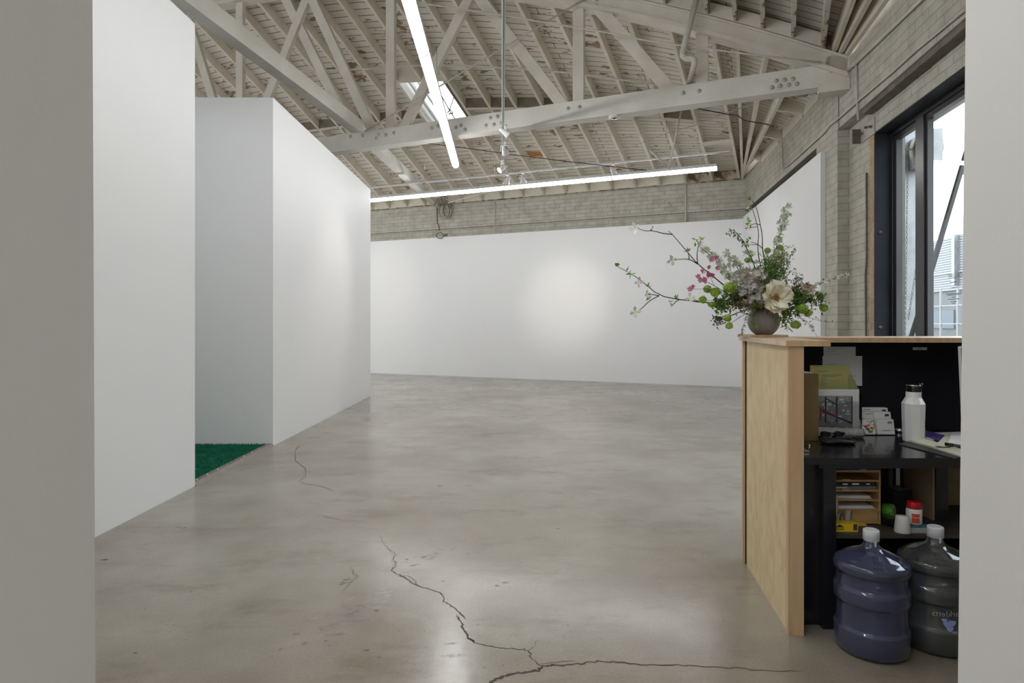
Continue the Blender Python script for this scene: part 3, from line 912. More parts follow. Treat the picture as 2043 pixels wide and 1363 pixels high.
# ---- skylight
sky = empty('skylight', WB(5.4, 3.0, zr(5.4, 3.0) + .3), 'skylight opening cut through the far roof bay, bright with sky', 'skylight')
a0, a1, b0, b1 = SK
def curb(pa, pb, nm, m, th=.04):
    mb = MB()
    tp = .02 if nm == 'header' else .30
    q = [WB(*pa, zr(*pa) - .0), WB(*pb, zr(*pb) - .0), WB(*pb, zr(*pb) + DT + tp), WB(*pa, zr(*pa) + DT + tp)]
    dirx = (V(q[1]) - V(q[0])); dirx.z = 0
    nrm = dirx.cross(V((0, 0, 1))).normalized() * th
    mb.prism(q, nrm)
    return mb.build(nm, [m], sky, merge=False)
curb((a0 + .03, b1), (a0 + .03, b0), 'curb', M['rust'])
curb((a1 - .03, b0), (a1 - .03, b1), 'curb', M['timber_light'])
curb((a0, b0), (a1, b0), 'header', M['timber'])
curb((a1, b1), (a0, b1), 'header', M['timber'])
mb = MB()
mb.prism([WB(a0 + .02, b0, zr(a0, b0) + DT - .02), WB(a0 + .20, b0, zr(a0, b0) + DT - .02), WB(a0 + .20, b1, zr(a0, b1) + DT - .02), WB(a0 + .02, b1, zr(a0, b1) + DT - .02)], (0, 0, .05))
mb.build('frame_board', [M['dark_block']], sky, merge=False)
for j in range(2):
    mb = MB()
    aa = a1 - .10 - .10 * j
    mb.beam(WB(aa, b0, zr(aa, b0) + .22 + .12 * j), WB(aa, b1, zr(aa, b1) + .22 + .12 * j), .04, .05)
    mb.build('frame_strip', [M['white_metal']], sky)
for j in range(3):
    mb = MB()
    aa = a0 + .07 + .035 * j
    mb.beam(WB(aa, b0, zr(aa, b0) + .12 + .1 * j), WB(aa, b1, zr(aa, b1) + .12 + .1 * j), .02, .05)
    mb.build('frame_strip', [M['rust']], sky)
mb = MB()
mb.face([WB(a0, b0, zr(a0, b0) + .24), WB(a1, b0, zr(a1, b0) + .24), WB(a1, b1, zr(a1, b1) + .52), WB(a0, b1, zr(a0, b1) + .52)])
mb.build('glass_pane', [M['glass']], sky, recalc=False)
mb = MB()
e = lambda x, y: inv(x, y, .25)
mb.tube([e(872, 176), e(898, 222), e(911, 243)], .012, 6)
mb.tube([e(905, 195), e(896, 222)], .010, 6)
mb.tube([e(893, 224), e(899, 219), e(904, 226), e(895, 227)], .012, 6)
mb.build('opener_arm', [M['rust']], sky)

# ================================================================== TRUSSES
def dense(s0, s1, n): return [s0 + (s1 - s0) * i / n for i in range(n + 1)]
def make_truss(label, origin, full):
    def fr(s, q, z): return V((origin[0] + A[0] * s - N[0] * q, origin[1] + A[1] * s - N[1] * q, z))
    root = empty('roof_truss', fr(6, 0, 4.0), label, 'truss')
    smax = 20.5
    # bottom chord, two planks deep with a narrow ledge under it
    mb = MB()
    mb.box(fr, .18, smax, -.075, .075, 4.03, 4.26)
    mb.build('bottom_chord', [M['timber_light']], root, merge=False, bevel=.006)
    mb = MB()
    mb.box(fr, .1, smax, -.10, .095, 4.0, 4.029)
    mb.build('chord_ledge', [M['timber_light']], root, merge=False)
    mb = MB()
    L = dense(.0, smax, 40)
    for lo, hi, w in ((.055, CH - .03, .085), (0.0, .055, .11), (CH - .03, CH, .10)):
        for i in range(len(L) - 1):
            q = []
            for s in (L[i], L[i + 1]):
                for qq in (-w, w):
                    for zz in (lo, hi): q.append(fr(s, qq, zc(s) + zz))
            a_, b_, c_, d_, e_, f_, g_, h_ = q
            u0, u1 = L[i], L[i + 1]
            mb.face([a_, e_, f_, b_], 0, [(u0, 0), (u1, 0), (u1, .3), (u0, .3)]); mb.face([c_, d_, h_, g_], 0, [(u0, 0), (u0, .3), (u1, .3), (u1, 0)])
            mb.face([b_, f_, h_, d_], 0, [(u0, 0), (u1, 0), (u1, .3), (u0, .3)]); mb.face([a_, c_, g_, e_], 0, [(u0, 0), (u0, .3), (u1, .3), (u1, 0)])
    mb.build('top_chord', [M['timber']], root)
    # heel block at the wall
    mb = MB()
    mb.box(fr, -.02, .30, -.11, .11, 3.93, 4.03); mb.box(fr, -.05, .22, -.085, .085, 4.03, 4.34)
    mb.build('heel_block', [M['timber']], root, merge=False, bevel=.006)
    def web(nm, s0, z0, s1, z1, w=.15, q=0, th=.07, m='timber'):
        mb = MB(); mb.beam(fr(s0, q, z0), fr(s1, q, z1), w, th, up=(-N[0], -N[1], 0))
        mb.build(nm, [M[m]], root)
    vs = [1.59, 3.18, 6.16, 9.23]
    for s in vs + [20.6 - v for v in vs]:
        web('post', s, 4.25, s, zc(s) + .08)
    br = [(1.95, 4.2, 2.92, zc(2.92) + .06), (3.37, 4.2, 4.75, zc(4.75) + .05), (5.95, 4.2, 4.75, zc(4.75) + .05), (6.45, 4.2, 7.75, zc(7.75) + .05),
          (9.10, 4.2, 7.70, zc(7.7) + .05), (9.45, 4.2, 10.5, zc(10.5) + .03)]
    for (s0, z0, s1, z1) in br:
        web('brace', s0, z0, s1, z1, q=.012)
        if s0 < 9: web('brace', 20.6 - s0, z0, 20.6 - s1, z1, q=.012)
    if full:
        t0, z0 = onTR(704, 270, -.03); t1, z1 = onTR(568, -8, -.03)
        web('brace', t0, z0, t1, z1, q=-.03)
    # bolts
    pts = []
    if full:
        for (x, y) in [(699, 272), (723, 270), (750, 275), (755, 268), (769, 269), (785, 265), (861, 255), (873, 251), (896, 260), (909, 254), (919, 250), (927, 258),
                       (969, 250), (985, 248), (1000, 245), (978, 235), (992, 232), (1133, 216), (1156, 213), (1363, 185), (1395, 181),
                       (1540, 174), (1556, 171), (1574, 169), (1590, 167), (1549, 161), (1565, 159), (1582, 157), (1659, 143), (1190, 10), (1191, 2)]:
            pts.append(onTR(x, y, .085))
    else:
        pts = [(s + d, 4.14) for s in vs for d in (-.1, .1)]
    for (s, z) in pts:
        mb = MB(); c = fr(s, .074, z)
        mb.lathe([(.0, .020), (.012, .020), (.014, .012), (.026, .010), (.028, 0)], c, 8, axis=(-N[0], -N[1], 0))
        mb.build('bolt', [M['bolt']], root)
    return root
make_truss('wide painted bowstring timber truss with bolted chords spanning the hall', P1, True)
make_truss('nearer bowstring timber truss over the entrance end of the hall', P2, False)

# near bay rafters
near_px = [(1641, 120), (1582, 94), (1523, 76), (1469, 60), (1414, 44), (1331, 22), (1259, 4)]
sn = [onTR(x, y)[0] for x, y in near_px]
while sn[-1] < 12.0: sn.append(sn[-1] + .53)
for i, s in enumerate(sn):
    mb = MB(); mb.beam(TN(s, .0, 0), TN(s, .985, 0), .05, DT, anchor=-1)
    tag(mb.build('near_rafter', [M['oldrafter'] if i < 7 else M['rafter']], loc=TN(s, 0, 0)),
        'rafter with flaking paint resting on the truss, %s counted from the window wall' % ORD[i], 'rafter', 'rafters of the near roof bay')
for i, (s2, dx) in enumerate([(.98, .14), (.62, .08), (.28, .02)]):
    px = P1[0] + T[0] * TT; py = P1[1] + T[1] * TT
    e1 = V((px + A[0] * s2, py + A[1] * s2, zc(s2) + CH))
    mb = MB(); mb.beam(TN(dx, 0, 0), e1, .045, DT, anchor=-1)
    tag(mb.build('near_fan_rafter', [M['rafter']], loc=TN(dx, 0, 0)),
        '%s of the three rafters fanning from the truss heel towards the viewer' % ['leftmost', 'middle', 'rightmost'][i], 'rafter', 'rafters fanning from the truss heel')
for i in range(6):
    s0, s1 = sn[i + 1] - .0, sn[i] + .0
    mb = MB()
    mb.prism([TN(s1, .012, .0), TN(s0, .012, .0), TN(s0, .012, DT - .03), TN(s1, .012, DT - .03)], V((-N[0] * .04, -N[1] * .04, 0)))
    tag(mb.build('truss_blocking', [M['timber']], merge=False, loc=TN(s1, 0, 0)), 'painted blocking on top of the truss, %s gap from the window wall' % ORD[i], 'blocking', 'blocking along the top of the truss')

# long tie beams
s7 = onTR(715, 262)[0]
pb = TR(s7, 0, 4.36)
mb = MB(); mb.beam(pb + V((-T[0] * .15, -T[1] * .15, 0)), pb + V((T[0] * 9, T[1] * 9, 0)), .17, .20)
tag(mb.build('tie_beam', [M['timber_light']], loc=pb, bevel=.006), 'long heavy painted beam running over the white walls onto the truss', 'beam')
pe = WB(*[onWB(871, 410)[0], 0], 4.26)
mb = MB(); mb.beam(TR(onTR(738, 280)[0], -.1, 4.10), pe + V((0, 0, .02)), .15, .16)
tag(mb.build('tie_beam', [M['timber_light']], loc=pe), 'heavy painted beam running from the truss down to the back brick wall', 'beam')
# patches on the roof boards
mb = MB()
q = [inv(x, y, DT - .004) for x, y in ((1050, 303), (1081, 303), (1085, 312), (1057, 313))]
mb.face(q)
tag(mb.build('patch_board', [M['orange']], recalc=False), 'small orange patch on the roof boards above the track lights', 'patch')
mb = MB()
q = [inv(x, y, DT - .10) for x, y in ((900, 276), (980, 266), (986, 276), (900, 290))]
mb.prism(q, (0, 0, .02))
tag(mb.build('patch_board', [M['pinkpatch']], recalc=False), 'pinkish bare board under the truss below the skylight', 'patch')

# ================================================================== PIPES AND CABLES OVERHEAD
def line_thing(name, pts, r, m, label, cat, n=8, r1=None):
    mb = MB(); mb.tube(pts, r, n)
    return tag(mb.build(name, [m], loc=pts[0]), label, cat)
line_thing('sprinkler_pipe', [inv(x, y, -.03) for x, y in [(585, 142), (620, 141.5), (740, 137), (800, 133), (860, 130.5), (940, 131), (1064, 139.5), (1147, 146), (1285, 165), (1345, 176)]],
           .016, M['pipe'], 'thin painted pipe clipped along under the far rafters', 'pipe')
line_thing('conduit', [TR(*[onTR(x, y, .16)[0], .16], onTR(x, y, .16)[1]) for x, y in
                       [(826, 4), (900, 15.5), (1000, 30), (1100, 47), (1200, 63), (1300, 83), (1400, 96), (1500, 109), (1640, 124)]],
           .011, M['pipe'], 'thin conduit crossing in front of the truss under its curved chord', 'conduit')
line_thing('tie_rod', [TR(onTR(x, y, .12)[0], .12, onTR(x, y, .12)[1]) for x, y in [(728, 262), (1176, -8)]],
           .012, M['pipe'], 'straight painted steel rod rising diagonally across the truss', 'rod')
line_thing('vent_pipe', [TR(onTR(x, y, .24)[0], .24, onTR(x, y, .24)[1]) for x, y in [(1393, -14), (1362, 103), (1362, 112), (1368, 117), (1380, 116), (1385, 119), (1386, 126)]] +
           [TR(onTR(1374, 170, .0)[0], .0, 4.27)],
           .036, M['pipe'], 'fat painted pipe with two elbows beside the truss', 'pipe', 12)
mb = MB()
for x, y, rr in ((1362, 104, .045), (1374, 117, .044), (1385, 122, .044)):
    s, z = onTR(x, y, .24)
    mb.sphere(TR(s, .24, z), rr, 10)
line_thing('hanger_rod', [TR(onTR(x, y, -.6)[0], -.6, onTR(x, y, -.6)[1]) for x, y in [(1361, 214), (1334, 337)]], .014, M['pipe'], 'painted rod hanging down to the right end of the far strip light', 'rod')
line_thing('hanger_rod', [TR(onTR(x, y, -.9)[0], -.9, onTR(x, y, -.9)[1]) for x, y in [(1297, 300), (1331, 334)]], .012, M['pipe'], 'short sloping rod just above the far strip light', 'rod')
line_thing('slack_cable', [TR(onTR(x, y, -1.2)[0], -1.2, onTR(x, y, -1.2)[1]) for x, y in [(842, 286), (870, 288), (940, 297), (1040, 311), (1130, 322), (1200, 330), (1290, 340)]], .006, M['cable'], 'thin dark cable drooping behind the track lights', 'cable')
line_thing('slack_cable', [TR(onTR(x, y, -1.6)[0], -1.6, onTR(x, y, -1.6)[1]) for x, y in [(1111, 345), (1180, 320), (1265, 291), (1340, 262), (1386, 251), (1450, 225), (1545, 194)]], .007, M['pipe'], 'pale cable strung from the truss heel above the far strip light', 'cable')
line_thing('slack_cable', [TR(onTR(x, y, -.5)[0], -.5, onTR(x, y, -.5)[1]) for x, y in [(1375, 214), (1410, 220), (1450, 228), (1472, 231), (1485, 240), (1500, 243), (1530, 248)]] +
           [WR(onWR(1548, 253)[0], -.02, onWR(1548, 253)[1])], .007, M['cable'], 'black cable looping through the fanned corner rafters', 'cable')
line_thing('slack_cable', [PX(*p) for p in [(893, 405, 13.4), (960, 387, 13.2), (1000, 376, 13.0), (1030, 368, 12.8)]], .008, M['pipe'], 'pale cable from the coil up behind the far strip light', 'cable')
def wr_line(name, pts, r, m, label, cat):
    q = []
    for x, y in pts:
        t, z = onWR(x, y, -.02); q.append(WR(t, -.02, z))
    return line_thing(name, q, r, m, label, cat)
wr_line('wall_conduit', [(1646, 189), (1662, 175), (1679, 156), (1682, 148), (1710, 124), (1778, 58), (1838, 0), (1855, -20)], .016, M['pipe'], 'thick painted conduit along the top of the window wall', 'conduit')
wr_line('wall_conduit', [(1548, 247), (1559, 256), (1561.7, 337), (1576, 327), (1643, 266), (1655, 250), (1671, 238), (1708, 205), (1778, 146), (1827, 101), (1877, 60), (1925, 20)], .009, M['pipe'], 'thin painted conduit with a square drop on the window wall', 'conduit')
wr_line('wall_conduit', [(1708, 128), (1709, 180), (1712, 240)], .012, M['pipe'], 'vertical painted conduit dropping to the bracket left of the window', 'conduit')
def onrec(x, y, o=REC - .02):
    t, z = onWR(x, y, o); return WR(t, o, z)
line_thing('wall_conduit', [onrec(1729, 345), onrec(1729, 520), onrec(1727, 550), onrec(1728, 672), WR(onWR(1728, 672, REC - .02)[0], REC - .02, .4)], .011, M['rust'], 'dark vertical rod on the brick just left of the window', 'rod')
t, z = onWB(1368, 400, .02)
line_thing('wall_conduit', [WB(t, .02, 4.25), WB(t, .02, 3.43)], .022, M['pipe'], 'white vertical conduit on the back brick wall near the right corner', 'conduit')
t, z = onWB(988, 400, .02)
line_thing('wall_conduit', [WB(t, .02, 4.2), WB(t + .01, .02, 3.62), WB(t - .02, .02, 3.44)], .010, M['pipe'], 'thin wire down the middle of the back brick wall', 'cable')
t, z = onWB(872, 430, .02)
line_thing('wall_conduit', [WB(t, .02, 4.18), WB(t, .02, 3.8), WB(t - .05, .02, 3.72), WB(t - .07, .03, 3.6)], .010, M['rust'], 'thin dark wire on the brick left of the cable coil', 'cable')
# cable coil hanging on the back wall
ce = empty('cable_coil', PX(893, 405, 14.2), 'coil of thin pale cable hanging under the rafters on the back wall', 'cable')
for k in range(7):
    mb = MB(); cx, cy_ = 893 + R.uniform(-3, 5), 420 + R.uniform(-3, 3)
    rx, ry = R.uniform(7, 11), R.uniform(12, 17)
    pts = [WB(*(lambda tt: (tt[0], .05 + .02 * k))(onWB(cx + rx * math.cos(u), 400, .05)), onWB(cx + rx * math.cos(u), cy_ + ry * math.sin(u), .05 + .02 * k)[1]) for u in [2 * math.pi * i / 18 for i in range(18)]]
    mb.tube(pts, .006, 5, closed=True)
    mb.build('loop', [M['pipe'] if k % 2 else M['rust']], ce)
mb = MB()
for k in range(9):
    p = PX(885 + R.uniform(-8, 16), 402 + R.uniform(-6, 6), 14.0)
    mb.tube([p, p + V((R.uniform(-.2, .2), 0, R.uniform(-.1, .1))), p + V((R.uniform(-.25, .25), 0, R.uniform(-.15, .12)))], .012, 5)
mb.build('knot', [M['rust']], ce)
mb = MB(); pts = [WB(onWB(878 + 7 * math.cos(u), 470, .12)[0], .13, onWB(878 + 7 * math.cos(u), 470 + 6 * math.sin(u), .13)[1]) for u in [2 * math.pi * i / 14 for i in range(14)]]
mb.tube(pts, .010, 5, closed=True)
mb.tube([PX(884, 470, 15.0), PX(893, 468, 15.0)], .03, 6)
tag(mb.build('wire_loop', [M['rust']]), 'small dark loop of wire on top of the white back wall', 'cable')
# grey junction box under the truss heel, bracket left of the window
p = PX(1601, 187.5, 7.6)
mb = MB(); mb.box(lambda x, y, z: p + V((x, y, z)), -.055, .055, -.03, .03, -.03, .03)
mb.tube([p + V((.05, 0, 0)), p + V((.16, 0, .01)), p + V((.26, .05, -.02))], .009, 6)
tag(mb.build('junction_box', [M['galv']], merge=False, loc=p), 'small grey junction box under the truss heel', 'junction box')
br = empty('steel_bracket', onrec(1733, 262), 'old painted steel bracket on the brick above the left of the window', 'bracket')
mb = MB()
t0 = onWR(1719, 260, REC)[0]; t1 = onWR(1747, 260, REC)[0]
mb.box(WR, t0, t1, REC - .015, REC, onWR(1735, 275, REC)[1], onWR(1735, 243, REC)[1])
mb.build('plate', [M['bolt']], br, merge=False)
mb = MB()
mb.box(WR, t0, t0 + .02, REC - .10, REC - .015, onWR(1735, 275, REC)[1], onWR(1735, 246, REC)[1])
mb.build('hook', [M['rust']], br, merge=False)
for i in range(3):
    mb = MB(); mb.lathe([(0, .03), (.014, .03), (.016, 0)], WR(t0 + .08 + .12 * i, REC - .015, onWR(1735, 258, REC)[1] + .03 * (i % 2)), 8, axis=(-O[0], -O[1], 0))
    mb.build('bolt', [M['rust']], br, merge=False)
# white sensor disc under the chord
s, z = onTR(1227, 233, 0)
mb = MB(); mb.lathe([(0, 0), (.05, 0), (.075, .012), (.078, .03)], TR(s, .02, 3.97), 20)
sd = mb.build('sensor', [M['white_metal']], loc=TR(s, .02, 3.97)); tag(sd, 'small round white ceiling sensor under the truss chord', 'sensor')
mb = MB(); mb.lathe([(0, -.003), (.035, -.003), (.036, .004)], TR(s, .02, 3.97), 16); mb.build('lens', [M['blackgloss']], sd)

# ================================================================== STRIP LIGHTS
def strip(name, p0, p1, cuts, label, w=.105):
    root = empty(name, p0.lerp(p1, .5), label, 'light')
    d = (p1 - p0).normalized(); side = d.cross(V((0, 0, 1))).normalized()
    L = (p1 - p0).length
    mb = MB(); mb.beam(p0 + V((0, 0, .045)), p1 + V((0, 0, .045)), w * 1.04, .05)
    mb.build('housing', [M['white_metal']], root, bevel=.003)
    st = [0] + cuts + [L]
    for i in range(len(st) - 1):
        a, b = st[i] + (.012 if i else 0), st[i + 1] - (.012 if i < len(st) - 2 else 0)
        mb = MB()
        def fn(u, v):
            t = math.pi * (1.05 + .0) * v - .08
            return p0 + d * (a + (b - a) * u) + side * (math.cos(t) * w / 2) + V((0, 0, .02 - math.sin(t) * w * .52))
        mb.grid(fn, 1, 10)
        for e in (a, b):
            mb.face([p0 + d * e + side * (math.cos(math.pi * k / 10) * w / 2) + V((0, 0, .02 - math.sin(math.pi * k / 10) * w * .52)) for k in range(11)])
        mb.build('diffuser', [M['tube']], root)
        if i:
            mb = MB(); mb.lathe([(w * .5, 0), (w * .54, .006), (w * .54, .018), (w * .5, .024)], p0 + d * (a - .024) + V((0, 0, .02)), 20, axis=d)
            mb.build('coupling', [M['white_metal']], root)
    n = int(L / 2.4)
    for i in range(n + 1):
        q = p0 + d * (.3 + (L - .6) * i / max(1, n))
        mb = MB(); mb.tube([q + V((0, 0, .07)), q + V((0, 0, .62))], .003, 5)
        mb.build('suspension_wire', [M['chrome']], root)
    return root
ZT = 3.82
def hz(x, y, z=ZT):
    d = (z - EYE) * F / (CY - y); return V(((x - CX) / F * d, d, z))
e0 = hz(909, 331); e1 = hz(812, -6)
dd = (e1 - e0).normalized()
jn = hz(839, 106)
strip('strip_light', e0, e0 + dd * 11.2, [(jn - e0).length, (jn - e0).length * 2], 'long glowing white strip light hung lengthwise below the truss')
f0 = hz(1430, 336); f1 = hz(740, 400)
fd = (f1 - f0).normalized()
cuts = [(hz(1220, 354) - f0).length, (hz(965, 379) - f0).length, (hz(782, 398) - f0).length]
strip('strip_light', f0, f0 + fd * 11.0, [cuts[0], cuts[1], cuts[2], cuts[2] + 2.4], 'long glowing white strip light hung across the hall near the back wall')
# unseen strips of the same kind, added to brighten the recess and the doorway
g0 = V((1.4, 5.6, ZT))
strip('strip_light', V((-3.9, 3.0, 3.3)), V((-3.9, 4.3, 3.3)), [], 'unseen strip light added to brighten the side room with the green carpet')
strip('strip_light', V((1.3, -.9, 3.3)), V((1.3, -5.7, 3.3)), [2.4], 'unseen strip light added behind the viewer to brighten the doorway sides')

# ---- tracks and spotlights
def track(p0, p1, label):
    mb = MB(); mb.beam(p0, p1, .034, .022)
    r = mb.build('track_rail', [M['white_metal']], loc=p0, bevel=.002)
    tag(r, label, 'track')
    mb = MB(); mb.beam(p0 + V((0, 0, -.012)), p1 + V((0, 0, -.012)), .012, .004)
    mb.build('slot', [M['galv']], r)
    for f in (.12, .5, .88):
        q = p0.lerp(p1, f)
        mb = MB(); mb.tube([q, q + V((0, 0, .6))], .003, 5); mb.build('hanger', [M['chrome']], r)
    return r
r0, r1 = hz(1003, 333, 3.93), hz(1005, -5, 3.93)
track(r0, r1 + (r1 - r0).normalized() * 2, 'white light track running lengthwise beside the long strip light')
h0, h1 = hz(1455, 302, 3.96), hz(632, 385, 3.96)
track(h0, h1, 'white light track running across in front of the far strip light')
def spot(pos, aim, label, lit=True, power=0, yoke=True, size=40, r=.05, warm=(1, .90, .78)):
    """mount under the rail at pos; aim: unit direction of the beam"""
    root = empty('track_spotlight', pos, label, 'spotlight')
    aim = V(aim).normalized()
    mb = MB(); mb.box(lambda x, y, z: pos + V((x, y, z)), -.02, .02, -.05, .05, -.035, -.008)
    mb.build('adapter', [M['white_metal']], root, merge=False)
    piv = pos + V((0, 0, -.13))
    side = aim.cross(V((0, 0, 1)))
    side = side.normalized() if side.length > .1 else V((1, 0, 0))
    mb = MB()
    mb.tube([pos + V((0, 0, -.03)), pos + V((0, 0, -.06))], .01, 6)
    mb.tube([piv + side * .062, pos + side * .062 + V((0, 0, -.06)), pos - side * .062 + V((0, 0, -.06)), piv - side * .062], .006, 6)
    mb.build('yoke', [M['white_metal']], root)
    mb = MB()
    mb.lathe([(0, -.085), (.022, -.085), (.026, -.04), (.036, -.01), (r, .04), (r + .004, .065), (r - .004, .065), (r - .006, .05), (0, .045)], piv, 18, axis=aim)
    mb.build('housing', [M['white_metal']], root)
    mb = MB(); mb.lathe([(0, .052), (r - .008, .052), (r - .007, .046)], piv, 16, axis=aim)
    mb.build('lamp_face', [M['lamp'] if lit else M['chrome']], root)
    if power:
        ld = bpy.data.lights.new('beam', 'SPOT'); ld.energy = power; ld.spot_size = math.radians(size); ld.spot_blend = 1.0; ld.shadow_soft_size = .05; ld.color = warm
        lo = bpy.data.objects.new('beam', ld); COL.objects.link(lo)
        lo.parent = root
        lo.location = piv + aim * .10 - pos
        lo.rotation_mode = 'QUATERNION'; lo.rotation_quaternion = aim.to_track_quat('-Z', 'Y')
    return root
a1_ = hz(1008, 245, 3.93); a2_ = hz(1007, 283, 3.93); a3_ = hz(1002, 320, 3.93)
wb_spot = WB(onWB(1128, 590, .1)[0], .1, onWB(1128, 590, .1)[1])
wb_spot2 = WB(onWB(742, 600, .1)[0], .1, 2.0)
wl_spot = V((-2.53, 8.9, 1.9))
spot(a1_, (.75, .1, -.5), 'nearest small white spotlight on the lengthwise track, turned right', False, 0)
spot(a2_, (wb_spot - a2_), 'middle small spotlight on the lengthwise track, face glowing down right', True, 125, size=27)
spot(a3_, (wl_spot - a3_), 'last small spotlight at the far end of the lengthwise track', True, 40, size=46)
k1_ = hz(1012, 346, 3.95); k2_ = hz(1043, 343, 3.95); k3_ = hz(1223, 325, 3.95)
spot(k1_, (-.3, .6, -.7), 'left one of the paired yoke spotlights before the far strip light', False, 0, r=.055)
spot(k2_, (.2, .6, -.7), 'right one of the paired yoke spotlights before the far strip light', False, 0, r=.055)
spot(k3_, (.5, .4, -.8), 'single spotlight right of the pair on the far track', False, 0, r=.04)
kl = hz(640, 384, 3.95)
spot(kl, (wb_spot2 - kl), 'spotlight on the far track hidden behind the partition, warming the back wall corner', True, 30, size=56)

# ================================================================== WINDOW AND STREET
wz0, wz1 = ZS, z_w1
oA, oB, oC = REC, REC + .15, REC + .25
win = empty('window_1', WR((t_w0 + t_w1) / 2, oB, wz0), None, None); win['kind'] = 'structure'
mb = MB()
mb.box(WR, t_w0, t_w0 + .012, oA - .004, oC, wz0, wz1)
mb.box(WR, t_w0, t_w1, oA - .004, oC, wz1 - .012, wz1)
mb.box(WR, t_w1 - .012, t_w1, oA - .004, oC, wz0, wz1)
mb.box(WR, t_w0, t_w1, oA - .03, oC, wz0, wz0 + .012)
mb.build('lining', [M['steel_blue']], win, merge=False)
fw = .07
def frame(t0, t1, z0, z1, w, o0, o1, nm, m='black_frame'):
    mb = MB()
    mb.box(WR, t0, t0 + w, o0, o1, z0, z1); mb.box(WR, t1 - w, t1, o0, o1, z0, z1)
    mb.box(WR, t0 + w, t1 - w, o0, o1, z1 - w, z1); mb.box(WR, t0 + w, t1 - w, o0, o1, z0, z0 + w)
    return mb.build(nm, [M[m]], win, merge=False, bevel=.004)
frame(t_w0 + .012, t_w1 - .012, wz0 + .012, wz1 - .012, .045, oB, oC, 'frame')
g0_, g1_ = t_w0 + .057, t_w1 - .057
tm0 = onWR(1833, 400, oB + .03)[0]; tm1 = onWR(1849, 400, oB + .03)[0]
frame(g0_, tm0 + .01, wz0 + .06, wz1 - .06, .05, oB + .02, oB + .07, 'sash')
frame(tm1 - .01, g1_, wz0 + .06, wz1 - .06, .05, oB + .02, oB + .07, 'sash')
mb = MB(); mb.box(WR, tm0, tm1, oB, oB + .09, wz0 + .05, wz1 - .05); mb.build('mullion', [M['black_frame']], win, merge=False, bevel=.004)
tm2 = 8.9
mb = MB(); mb.box(WR, tm2, tm2 + .07, oB, oB + .09, wz0 + .05, wz1 - .05); mb.build('mullion', [M['black_frame']], win, merge=False, bevel=.004)
for (u0, u1) in ((g0_ + .04, tm0), (tm1, tm2), (tm2 + .07, g1_ - .04)):
    mb = MB(); mb.face([WR(u0, oB + .045, wz0 + .1), WR(u1, oB + .045, wz0 + .1), WR(u1, oB + .045, wz1 - .1), WR(u0, oB + .045, wz1 - .1)])
    mb.build('glass_pane', [M['glass']], win, recalc=False)
for y in (465, 653):
    t_, z_ = onWR(1752, y, oA + .05)
    mb = MB(); mb.lathe([(0, .02), (.014, .018), (.018, .008), (.018, 0)], WR(t_w0 + .012, oA + .05, z_), 12, axis=(T[0], T[1], 0))
    mb.build('bolt', [M['rust']], win)
# vinyl lettering on the glass, read from the street
tv, zv = onWR(1903, 550, oB + .04)
def vin(body, y, size, x=1903):
    t_, z_ = onWR(x, y, oB + .04)
    text(body, size, WR(t_, oB + .05, z_), (-T[0], -T[1], 0), (0, 0, 1), M['greyink'], 'vinyl_lettering', win)
vin('GALLERY', 551, .058)
for y, w in ((563, .12), (574, .07), (586, .26), (588.5, .22), (593, .06), (597, .2), (602, .10), (606, .05)):
    t_, z_ = onWR(1901, y, oB + .04)
    mb = MB(); mb.box(WR, t_ - w / 2, t_ + w / 2, oB + .047, oB + .048, z_ - .003, z_ + .003)
    mb.build('vinyl_lettering', [M['greyink']], win, merge=False)
# bare brick edge strip beside the steel lining
mb = MB(); ta, tb = onWR(1737, 400, REC)[0], t_w0
mb.box(WR, ta, tb, REC - .006, REC + .0, 0, wz1 - .03)
struct(mb.build('trim_1', [M['redbrick']], merge=False))

# stays outside the window
st_ = empty('window_stay', WR(onWR(1846, 577, oC + .02)[0], oC + .02, 1.6), 'long black steel stay slanting up outside the right window pane', 'stay')
mb = MB()
t_, z_ = onWR(1847, 577, oC + .03); q0 = WR(t_, oC + .03, z_)
t_, z_ = onWR(1932, 290, oC + .45); q1 = WR(t_, oC + .45, z_)
mb.beam(q0, q1, .035, .035); mb.build('bar', [M['black_frame']], st_)
mb = MB(); qa = q0.lerp(q1, .8); mb.beam(qa + V((.03, 0, 0)), q1 + V((.03, 0, 0)), .03, .03); mb.build('inner_bar', [M['galv']], st_)
mb = MB(); mb.sphere(q0, .03, 8); mb.build('hinge', [M['black_frame']], st_)
mb = MB()
t_, z_ = onWR(1834, 622, oC + .10); q0 = WR(t_, oC + .1, z_)
t_, z_ = onWR(1815, 680, oC + .10); q1 = WR(t_, oC + .1, z_)
mb.beam(q0, q1, .035, .035)
tag(mb.build('window_stay', [M['black_frame']], loc=q0), 'short lower black stay slanting down outside the left window pane', 'stay')
# galvanised post with chain hoist
ph = empty('chain_hoist', WR(onWR(1800, 400, .8)[0], .8, 0), 'galvanised shutter post with chain drive box outside the left window pane', 'chain hoist')
ta = onWR(1793, 400, .8)[0]; tb = onWR(1806, 400, .8)[0]
mb = MB(); mb.box(WR, ta, tb, .8, .95, -.2, onWR(1800, 272, .8)[1] + .1); mb.build('post', [M['galv']], ph, merge=False)
mb = MB()
for k in range(10):
    mb.sphere(WR(ta + .05, .79, .3 + .3 * k), .012, 6)
mb.build('rivet', [M['rust']], ph)
t0_, zt_ = onWR(1807, 278, .8); t1_, zb_ = onWR(1852, 318, .8)
mb = MB()
cc = WR((t0_ + t1_) / 2, .9, (zt_ + zb_) / 2)
L_ = abs(t1_ - t0_) / 2
mb.lathe([(0, -.12), (.14, -.12), (.155, -.09), (.155, .09), (.14, .12), (0, .12)], cc, 16, axis=(O[0], O[1], 0))
mb.box(WR, t0_, (t0_ + t1_) / 2 + .2, .84, .98, zb_, zt_ - .02)
